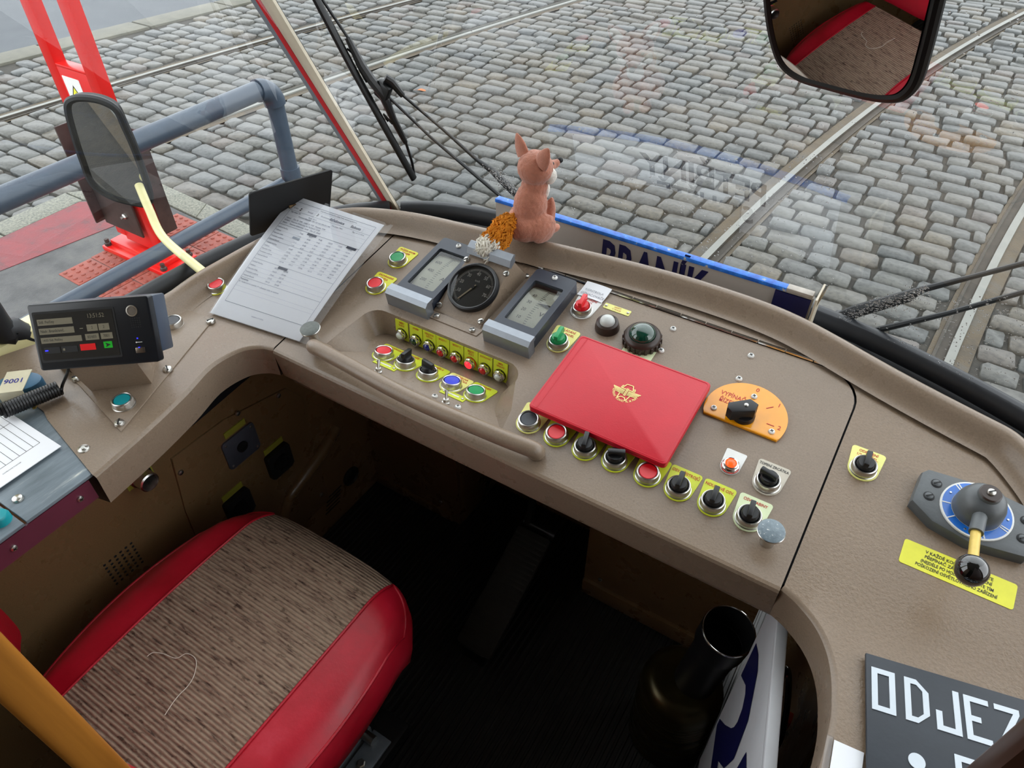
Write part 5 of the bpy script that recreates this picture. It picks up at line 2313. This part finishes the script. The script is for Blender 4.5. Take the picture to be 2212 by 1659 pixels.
for s in (1, -1):
    m = MB(PEACH)
    EX = T(.006 * FS, s * .0195 * FS, .130 * FS) @ Mx.Rotation(-s * .5, 4, 'X')
    prof_ = [(.0135, 0), (.014, .008), (.0122, .018), (.0078, .028), (.0026, .035), (0, .036)]
    m.lathe(prof_, PEACH, EX @ Mx.Diagonal((.42, 1, 1, 1)), 18)
    e_ = m.build('ear', fox, sharp=0)
    m = MB(PLWHITE)
    m.lathe([(.009, 0), (.0095, .008), (.0078, .017), (.0045, .026), (0, .032)], PLWHITE, EX @ T(.0032, 0, .001) @ Mx.Diagonal((.3, 1, 1, 1)), 16)
    m.build('ear_lining', e_, sharp=0)
    m = MB(BLACK)
    m.sphere((.036 * FS, s * .0135 * FS, .1205 * FS), .0028, BLACK, n=12, k=8)
    m.build('eye', fox)
m = MB(BLACKM)
m.sphere((.0645 * FS, 0, .1125 * FS), .0055, BLACKM, sc=(1, .9, .85), n=14, k=10)
m.build('nose', fox)
# shaggy tail: core and hundreds of curled locks
FI = FXM.inverted()
tpath = catmull([FI @ (fb + V((-.010, -.022, .030))), FI @ onp(1096, 488, .066), FI @ onp(1074, 514, .058), FI @ onp(1056, 534, .052), FI @ onp(1047, 545, .047)], 8)
tail = MB(FURO)
tr_ = [.0095 + .0065 * math.sin(PI * min(1, i / (len(tpath) - 1) * 1.05)) for i in range(len(tpath))]
tr_[-1] = .007
nt = len(tpath)
sp_i = int(nt * .66)
tail.tube(tpath[:sp_i + 1], tr_[:sp_i + 1], FURO, 14)
tail.tube(tpath[sp_i:], tr_[sp_i:], FURW, 14)
rf_ = random.Random(21)
for k in range(1300):
    t = rf_.random() ** .9 * (nt - 2)
    i = int(t)
    p = tpath[i].lerp(tpath[i + 1], t - i)
    d = (tpath[i + 1] - tpath[i]).normalized()
    a = V((rf_.gauss(0, 1), rf_.gauss(0, 1), rf_.gauss(0, 1)))
    a = (a - d * a.dot(d)).normalized()
    b = d.cross(a)
    r0 = tr_[i] * .9
    L = rf_.uniform(.014, .03) if t < nt * .7 else rf_.uniform(.006, .013)
    w = rf_.uniform(.0011, .0024)
    c = rf_.uniform(-.009, .009)
    q0 = p + a * r0
    q1 = q0 + a * rf_.uniform(.002, .008) + d * L * .4 + b * c
    q2 = q0 + a * rf_.uniform(-.001, .0035) + d * L * .75 - b * c * .5
    q3 = q0 + a * rf_.uniform(-.002, .003) + d * L + b * c * .6
    tail.tube([q0, q1, q2, q3], [w, w * 1.1, w * .8, w * .15], FURO if t < nt * .56 + rf_.uniform(-2, 1) else FURW, 4, caps=False)
tail.build('tail', fox, sharp=0)
# ================================================================== mirrors and wipers
# outside mirror, left
mm_ = CAM + ray(232, 325) * 1.42
toc = (CAM - mm_).normalized()
nn = (toc + V((.05, -.80, -.6))).normalized()
_x = V((0, 0, 1)).cross(nn)
ML = frame(mm_, _x, nn.cross(_x))
outl = [(146, 232), (158, 214), (190, 212), (225, 220), (252, 238), (270, 275), (290, 320), (310, 375), (324, 420), (318, 440), (290, 438), (240, 424), (200, 396), (180, 350), (160, 290)]
pts = [ML.inverted() @ hit(x, y, mm_, nn) for x, y in outl]
zsg = 1 if (ML.to_3x3() @ V((0, 0, 1))).dot(nn) > 0 else -1
pl = [(p.x, p.y) for p in catmull([(p.x, p.y, 0) for p in pts], 5, True)]
ml = thing('wing_mirror', 'black-framed outside mirror on a cream arm in front of the red post', 'mirror', T(*(mm_ - V((0, 0, .15)))))
cxx, cyy = sum(p[0] for p in pl) / len(pl), sum(p[1] for p in pl) / len(pl)
m = MB(BLACK)
m.prism(pl, -.02 if zsg > 0 else 0, 0 if zsg > 0 else .02, BLACK, ML)
m.tube([(p[0], p[1], 0) for p in pl], .0072, RUBBER, 8, ML, closed=True)
m.build('frame', ml, world=True)
m = MB(MIRROR)
pin = [(cxx + (p[0] - cxx) * .95, cyy + (p[1] - cyy) * .95) for p in pl]
m.prism(pin, .0006 * zsg, .0006 * zsg, MIRROR, ML)
m.build('mirror_glass', ml, world=True, flat=True)
arm = [CAM + ray(300, 400) * 1.47, CAM + ray(322, 452) * 1.455, CAM + ray(352, 512) * 1.43, CAM + ray(420, 572) * 1.33, CAM + ray(470, 612) * 1.27]
m = MB(CREAM)
m.tube(catmull(arm, 6), .0085, mat('cream_mirror_arm', (226, 218, 160), .4, 0, .05, 20), 12)
m.build('arm', ml, world=True)

# interior mirror, upper right: reflects the driver's seat
mm_ = CAM + ray(1838, 80) * .62
tos = (V((-.76, .17, .46)) - mm_).normalized()
nn = ((CAM - mm_).normalized() + tos).normalized()
_x = V((0, 0, 1)).cross(nn)
ML = frame(mm_, _x, nn.cross(_x))
outl = [(1655, -60), (1661, 30), (1673, 95), (1692, 140), (1730, 168), (1790, 186), (1870, 206), (1920, 212), (1950, 205), (1975, 175), (1995, 110), (2015, 30), (2035, -60), (2040, -150), (1985, -190), (1820, -200), (1700, -175), (1660, -130)]
pts = [ML.inverted() @ hit(x, y, mm_, nn) for x, y in outl]
pl = [(p.x, p.y) for p in catmull([(p.x, p.y, 0) for p in pts], 5, True)]
im = thing('interior_mirror', 'black-framed interior mirror reflecting the red seat, at the upper right', 'mirror', T(*mm_))
cxx, cyy = sum(p[0] for p in pl) / len(pl), sum(p[1] for p in pl) / len(pl)
m = MB(BLACK)
m.prism(pl, -.016, -.0005, BLACK, ML)
m.tube([(p[0], p[1], -.003) for p in pl], .0058, BLACK, 10, ML, closed=True)
m.build('frame', im, world=True)
m = MB(MIRROR)
vs, fs = [(cxx, cyy, .004)], []
KR, KN = 10, len(pl)
for k in range(1, KR + 1):
    for p in pl:
        dx, dy = (p[0] - cxx) * .94 * k / KR, (p[1] - cyy) * .94 * k / KR
        vs.append((cxx + dx, cyy + dy, .004 - (dx * dx + dy * dy) / (2 * 1.8)))
fs += [(0, 1 + i, 1 + (i + 1) % KN) for i in range(KN)]
for k in range(KR - 1):
    for i in range(KN):
        j = (i + 1) % KN
        fs.append((1 + k * KN + i, 1 + (k + 1) * KN + i, 1 + (k + 1) * KN + j, 1 + k * KN + j))
m.add(vs, fs, MIRROR, ML)
m.build('mirror_glass', im, world=True, sharp=0)
m = MB(BLACK)
top = mm_ + V((.02, .0, .55))
m.tube([ML @ V((cxx, cyy + .04, -.014)), ML @ V((cxx, cyy + .06, -.04)), V((mm_.x, mm_.y + .02, 1.80))], .006, BLACK, 10)
m.build('stem', im, world=True)

WIP = mat('wet_wiper_black', (26, 27, 28), .35, 0, .1, 60)


def gp(x, y, off):
    return ong(x, y, off)


# left wiper
wl_ = thing('wiper', 'long black wiper blade on a double arm, left part of the windscreen', 'wiper', T(*gp(1110, 430, .03)), 'windscreen wipers')
m = MB(WIP)
m.tube([gp(x, y, .010) for x, y in ((600, -150), (684, 0), (760, 145), (830, 272), (894, 386))], .0055, WIP, 8, squash=(1.0, 1.5))
m.build('blade', wl_, world=True)
m = MB(WIP)
m.tube([gp(x, y, .024) for x, y in ((640, -110), (697, 0), (752, 82))], .0028, WIP, 8)
m.tube([gp(x, y, .024) for x, y in ((750, 80), (780, 140), (800, 170), (828, 205), (850, 258), (868, 292), (876, 308))], [.0055, .0085, .009, .0095, .0068, .0062, .005], WIP, 8)
m.tube([gp(x, y, .022) for x, y in ((876, 306), (890, 350), (896, 384))], .0028, WIP, 8)
m.tube([gp(x, y, .018) for x, y in ((838, 262), (828, 246), (848, 268))], .002, WIP, 6)
m.tube([gp(x, y, .018) for x, y in ((750, 105), (762, 116), (776, 150), (792, 178))], .002, WIP, 6)
m.build('bow', wl_, world=True)
m = MB(WIP)
m.box((0, 0, 0), (.03, .016, .034), WIP, .004, T(*gp(828, 196, .028)) @ Ry(.5))
m.lathe([(.0035, 0), (.003, .002), (0, .002)], STEEL, frame(gp(829, 199, .019), (1, 0, 0), (0, 0, 1)), 10)
m.build('clamp', wl_, world=True)
m = MB(WIP)
m.tube([gp(x, y, .030) for x, y in ((832, 168), (845, 176), (870, 206))], [.0075, .008, .006], WIP, 10)
m.tube([gp(x, y, .030) for x, y in ((868, 204), (955, 278), (1030, 345), (1062, 368), (1095, 400), (1150, 450))], [.0028, .003, .004, .0065, .0085, .009], WIP, 10)
m.build('upper_arm', wl_, world=True)
m = MB(WIP)
m.tube([gp(x, y, .030) for x, y in ((838, 208), (930, 296), (1035, 385), (1110, 448))], [.0028, .003, .0042, .0045], WIP, 8)
m.build('lower_arm', wl_, world=True)
# right wiper
wr_ = thing('wiper', 'black wiper arms reaching in from the right edge of the windscreen', 'wiper', T(*gp(1820, 690, .03)), 'windscreen wipers')
m = MB(WIP)
m.tube([gp(x, y, .030) for x, y in ((1800, 692), (1850, 672), (1960, 640), (1990, 626), (2100, 598), (2260, 556), (2420, 510))], [.010, .0115, .010, .0055, .004, .004, .004], WIP, 10, squash=(1, .8))
m.build('upper_arm', wr_, world=True)
m = MB(WIP)
m.tube([gp(x, y, .030) for x, y in ((1868, 724), (1900, 712), (2050, 676), (2260, 617), (2420, 570))], [.005, .006, .0042, .004, .004], WIP, 8)
m.build('lower_arm', wr_, world=True)
m = MB(WIP)
m.lathe([(.014, 0), (.013, .012), (.006, .016), (0, .016)], WIP, frame(gp(1812, 690, .034), (1, 0, 0), (0, 0, 1)) @ Rx(PI), 14)
m.build('pivot', wr_, world=True)

# rain drops on the outside of the glass
dr, t_ = special('rain_water')
t_.b.inputs['Transmission Weight'].default_value = 1
t_.b.inputs['Roughness'].default_value = 0
t_.b.inputs['IOR'].default_value = 1.33
rd = random.Random(9)
m = MB(dr)


def drop(px, py, r):
    p = ong(px, py, .003)
    X = frame(p, (1, 0, 0), (0, -KG, 1)) @ Rx(PI)
    m.lathe([(r, 0), (r * .85, r * .35), (r * .45, r * .6), (0, r * .66)], dr, X, 7)


for _ in range(620):
    drop(rd.uniform(1180, 1800), rd.uniform(330, 620), rd.uniform(.0005, .0014))
for _ in range(520):
    a = rd.random()
    drop(1060 + 90 * a + rd.gauss(0, 10), 366 + 80 * a + rd.gauss(0, 8), rd.uniform(.0006, .0014))
    drop(1810 + 190 * a + rd.gauss(0, 6), 690 - 62 * a + rd.gauss(0, 8), rd.uniform(.0006, .0014))
for _ in range(420):
    drop(rd.uniform(1880, 2212), rd.uniform(640, 830), rd.uniform(.0006, .0015))
for _ in range(500):
    drop(rd.uniform(900, 2200), rd.uniform(0, 420), rd.uniform(.0005, .0012))
tag(m.build('raindrops', win1, sharp=0), 'rain drops on the outside of the windscreen', kind='stuff')

# ================================================================== driver's seat
seat = thing('driver_chair', "driver's seat with ribbed brown fabric between red vinyl bolsters", 'chair', T(-.645, .22, 0))
SXC, SHW = -.6465, .222


def seat_top(u, v):
    au = abs(u)
    x = SXC + SHW * u * (1 - .10 * (2 * v - 1) ** 2 * au ** 3)
    yf = .448 - .058 * au ** 5 + .004 * (1 - u * u)
    y = -.0 + .03 + (yf - .03) * v
    z = .452 + .012 * (1 - u * u) - .016 * max(0, (au - .82) / .18) ** 2 - .026 * max(0, (v - .86) / .14) ** 2 + .006 * math.sin(PI * v)
    return V((x, y, z))


US = .63
m = MB(FABRIC)
m.grid(lambda a, b: seat_top(-US + 2 * US * a, b), 24, 30, FABRIC)
fr = []
for j in range(25):
    u = -US + 2 * US * j / 24
    p = seat_top(u, 1)
    fr.append((p, p + V((0, .008, -.02)), p + V((0, .004, -.06)), p + V((0, -.02, -.095))))
vs = [q for r_ in fr for q in r_]
fs = [(4 * i + k, 4 * (i + 1) + k, 4 * (i + 1) + k + 1, 4 * i + k + 1) for i in range(24) for k in range(3)]
m.add(vs, [tuple(reversed(f)) for f in fs], FABRIC)
m.build('seat_panel', seat, world=True, sharp=0)
for s in (-1, 1):
    m = MB(VINYL)
    u0, u1 = (US, 1.0)
    m.grid(lambda a, b: seat_top(s * (u0 + (u1 - u0) * a), b), 8, 30, VINYL)
    ed = [seat_top(s, j / 30) for j in range(31)] + [seat_top(s * (1 - (1 - US) * i / 8), 1) for i in range(1, 9)]
    rows = []
    for i, p in enumerate(ed):
        if i <= 30:
            k = max(0, (i - 22) / 8)
            n_ = V((s * (1 - .5 * k), .7 * k, 0))
        else:
            n_ = V((s * .25, 1, 0))
        n_.normalize()
        rows.append((p, p + n_ * .007 + V((0, 0, -.012)), p + n_ * .010 + V((0, 0, -.045)), p + n_ * .002 + V((0, 0, -.085)), p - n_ * .03 + V((0, 0, -.10))))
    vs = [q for r_ in rows for q in r_]
    fs = [(5 * i + k, 5 * (i + 1) + k, 5 * (i + 1) + k + 1, 5 * i + k + 1) for i in range(len(rows) - 1) for k in range(4)]
    m.add(vs, fs if s > 0 else [tuple(reversed(f)) for f in fs], VINYL)
    bo = m.build('side_bolster', seat, world=True, sharp=0)
    m = MB(VINYL)
    m.tube([seat_top(s * US, j / 30) + V((0, 0, .0008)) for j in range(31)], .0022, VINYL, 6)
    m.tube([p + V((0, 0, .0005)) for p in ed], .0024, VINYL, 6)
    m.build('piping', bo, world=True, sharp=0)
# folded backrest: red pad with bulging sides
m = MB(VINYL)


def back_pt(u, v, side):
    x = SXC + .245 * u
    yfront = .018 + .05 * abs(u) ** 3.2
    rr_ = (max(0, abs(u) - .55) / .45) ** 2
    z = .478 + (.25 - .13 * rr_) * v
    yy = yfront - .012 * (2 * v - 1) ** 4 if side else .006
    return V((x, yy, z))


m.grid(lambda a, b: back_pt(2 * a - 1, b, 1), 24, 10, VINYL)
m.grid(lambda a, b: back_pt(1 - 2 * a, b, 0), 24, 10, mat('grey_shell', (60, 60, 62), .5, 0, .1))
for b in (0, 1):
    m.grid(lambda a, c: back_pt(2 * a - 1, b, 1).lerp(back_pt(2 * a - 1, b, 0), c), 24, 2, VINYL)
for sg in (-1, 1):
    m.grid(lambda a, c: back_pt(sg, a, 1).lerp(back_pt(sg, a, 0), c), 10, 2, VINYL)
m.build('backrest', seat, world=True, sharp=0)
m = MB(mat('seat_pedestal_black', (24, 24, 26), .5, 0, .1))
m.box((SXC, .21, .19), (.26, .28, .32), None, .02)
m.box((SXC, .21, .02), (.34, .36, .04), None, .01)
m.build('pedestal', seat, world=True)
m = MB(ALU)
q = [atz(805, 1573, .14), atz(828, 1588, .14), atz(780, 1659, .14), atz(740, 1668, .14)]
g_ = mat('grey_painted_rail', (128, 136, 144), .4, .3, .1, 80)
m.box((-.475, .22, .137), (.04, .2, .006), g_, .001)
m.box((-.505, .22, .11), (.006, .2, .06), g_, .001)
sr = m.build('slide_rail', seat, world=True)
m = MB(STEEL)
p = atz(776, 1628, .14)
m.lathe([(.008, 0), (.008, .007), (.006, .0085), (0, .0085)], SCREWM, T(-.474, .262, .14), 6)
m.build('bolt', sr, world=True)
m = MB(STEEL)
m.tube([(-.52, .302, .148), (-.478, .302, .148)], .009, STEEL, 14)
m.build('roller', sr, world=True)

# ================================================================== partition behind the camera's left and right
m = MB(WOOD)
m.prism(rrect(.03, .027, .006, 3), 0, 1.9, WOOD, T(-.415, .009, 0))
tag(m.build('partition_post'), 'varnished orange wooden post crossing the lower left corner', 'post')
m = MB(WOODD)
m.box((.49, .335, 1.42), (.624, .03, 1.3), WOODD, .008)
tag(m.build('door_1'), 'dark brown cab door edge in the lower right corner', kind='structure')
m = MB(mat('brown_bulkhead', (112, 92, 66), .5, 0, .08, 10))
m.box((-.78, -.6, 1.15), (.74, .03, 2.3))
m.box((.60, -.6, 1.15), (.64, .03, 2.3))
m.box((-.06, -.6, 2.15), (.72, .03, .3))
m.box((-.2, -2.3, 1.15), (2.2, .03, 2.3))  # unseen saloon walls, added to shut out light from the rear
m.box((.9, -1.45, 1.15), (.03, 1.7, 2.3))
tag(m.build('wall_rear'), 'unseen brown bulkhead behind the cab with an open doorway', kind='structure')
m = MB(MATS['brown_bulkhead'])  # unseen side, put in to keep bright sky reflections off the corner glass
m.box((.82, -.1, .45), (.04, 1.0, .9))
m.box((.82, -.1, 1.95), (.04, 1.0, .7))
m.box((.82, .36, 1.3), (.04, .08, 1.0))
m.box((.82, -.45, 1.3), (.04, .3, 1.0))
m.box((.62, .6, .38), (.5, .5, .76))
tag(m.build('wall_side'), 'unseen brown right-hand body side of the cab', kind='structure')

# ================================================================== things in the footwell
# pedal
pd = thing('foot_pedal', 'long black rubber treadle pedal in the dark footwell', 'pedal', T(-.46, .6, 0))
a0, a1, a2, a3 = V((-.474, .578, .05)), V((-.392, .578, .05)), V((-.44, .825, .165)), V((-.526, .825, .165))
PX = frame((a0 + a1 + a2 + a3) / 4, a1 - a0, ((a2 + a3) - (a0 + a1)))
PEDM = mat('worn_black_pedal_rubber', (40, 39, 36), .6, 0, .2, 40, .2, 200)
m = MB(PEDM)
m.prism(rrect(.084, .278, .008, 3), -.012, 0, PEDM, PX, bev=.002)
for i in range(22):
    m.box((0, -.125 + .0118 * i, .0004), (.078, .004, .0016), PEDM, 0, PX)
m.build('treadle', pd, world=True)
BRK = mat('dark_steel_bracket', (52, 52, 54), .4, .6, .1, 60)
m = MB(BRK)
m.tube([PX @ V((-.03, .15, .012)), PX @ V((.045, .15, .012))], .008, BRK, 12)
m.tube([PX @ V((.036, .15, .012)), PX @ V((.05, .15, .012))], .013, BRK, 12)
m.tube([PX @ V((-.02, .15, .012)), PX @ V((-.022, .19, .05)), PX @ V((-.012, .215, .16))], [.01, .009, .011], BRK, 10)
m.build('hinge', pd, world=True)
m = MB(BRK)
m.box((-.46, .60, .022), (.06, .05, .044), BRK, .004)
m.box((-.48, .80, .07), (.05, .04, .14), BRK, .004)
m.build('base_block', pd, world=True)

# canister with a black cup, right of the footwell
cn = thing('canister', 'dark ribbed canister topped by a black tube with a chrome rim', 'canister', T(-.05, .66, 0))
OLV = mat('dark_bronze_can', (58, 50, 26), .3, .7, .2, 30)
m = MB(OLV)
pr = [(.072, 0), (.074, .004)]
z = .01
while z < .19:
    pr += [(.074, z), (.0755, z + .004), (.074, z + .008)]
    z += .03 if z < .12 else .012
pr += [(.074, .2), (.07, .216), (.06, .226), (.05, .23), (0, .23)]
m.lathe(pr, OLV, T(-.05, .66, 0), 40)
m.build('can', cn, world=True)
m = MB(BLACK)
CT = T(-.034, .668, .225) @ Ry(.1) @ Rx(.08)
m.lathe([(.036, 0), (.036, .17), (.041, .175), (.0415, .225), (.039, .227), (.0375, .223), (.036, .15), (0, .15)], BLACK, CT, 36)
m.build('tube', cn, world=True)
m = MB(CHROME)
m.tube([(.0405 * math.cos(2 * PI * i / 40), .0405 * math.sin(2 * PI * i / 40), .227) for i in range(40)], .0014, CHROME, 6, CT, closed=True)
m.build('rim', cn, world=True)

# white number board stored on edge
nb_ = thing('number_board', 'white board with big navy figures standing on edge in the footwell', 'sign', T(.06, .43, 0))
p0, p1 = V((.030, .62, 0)), V((.10, .30, 0))
dx_ = (p1 - p0).normalized()
NB = frame((p0 + p1) / 2 + V((0, 0, .36)), dx_, (0, 0, 1))
Ln = (p1 - p0).length
NBW = mat('white_board', (206, 208, 212), .45, 0, .04, 20)
m = MB(NBW)
m.box((0, 0, 0), (Ln, .6, .009), NBW, .001, NB)
m.build('board', nb_, world=True)
m = MB(NBW)
m.box((0, .302, 0), (Ln + .004, .012, .014), NBW, .002, NB)
m.build('edge_strip', nb_, world=True)
m = MB(NAVY)
side = -1 if (NB.to_3x3() @ V((0, 0, 1))).dot(CAM - (NB @ V((0, 0, 0)))) < 0 else 1
NF = NB @ (T(0, 0, .0052) if side > 0 else (T(0, 0, -.0052) @ Ry(PI)))
m.text('23', .42, NF @ T(.0, .02, .0), NAVY, bold=.04, sx=.72)
m.build('figures', nb_, world=True)

# looped black cable with an orange clip on the right wall
cbm = thing('cable_loop', 'looped black cable with a small orange clip by the right footwell wall', 'cable', T(.11, .44, .35))
m = MB(BLACK)
c0 = CAM + ray(1690, 1530) * 1.12
lp_ = [CAM + ray(x, y) * z for x, y, z in ((1700, 1445, 1.12), (1690, 1460, 1.13), (1676, 1500, 1.14), (1668, 1560, 1.14), (1668, 1600, 1.14), (1676, 1612, 1.13), (1688, 1590, 1.12), (1700, 1530, 1.11), (1704, 1470, 1.11))]
m.tube(catmull(lp_, 5, True), .0048, mat('glossy_black_cable', (12, 13, 13), .12, 0, 0, coat=.8), 10, closed=True)
m.build('loop', cbm, world=True)
m = MB(mat('orange_clip', (222, 70, 16), .4, 0, .05))
m.box((0, 0, 0), (.01, .02, .03), None, .002, T(*(CAM + ray(1700, 1558) * 1.13)))
m.build('clip', cbm, world=True)

# a pale thread lying on the seat
m = MB(FURW)
m.tube(catmull([atz(x, y, .471) for x, y in ((318, 1418), (330, 1410), (352, 1412), (380, 1422), (402, 1412), (420, 1420), (424, 1436), (418, 1462), (404, 1484), (388, 1500), (372, 1520), (356, 1545))], 5), .0006, FURW, 5)
tag(m.build('loose_thread'), 'pale curled thread lying on the seat fabric', 'thread')
# a fallen leaf on the setts
m = MB(mat('orange_leaf', (170, 96, 40), .6, 0, .1))
p = atz(912, 194, GZ + .012)
m.grid(lambda u, v: ((u - .5) * .09, (v - .5) * .05 * math.sin(PI * min(.98, max(.02, u))), .006 * math.sin(u * 5)), 8, 4)
m.add([(-.045, 0, 0), (-.075, .004, .003), (-.075, -.002, .003)], [(0, 1, 2)])
tag(m.build('fallen_leaf', None, T(p.x, p.y, GZ + .01) @ Rz(.6)), 'small orange leaf lying on the setts near the wiper clamp', 'leaf')
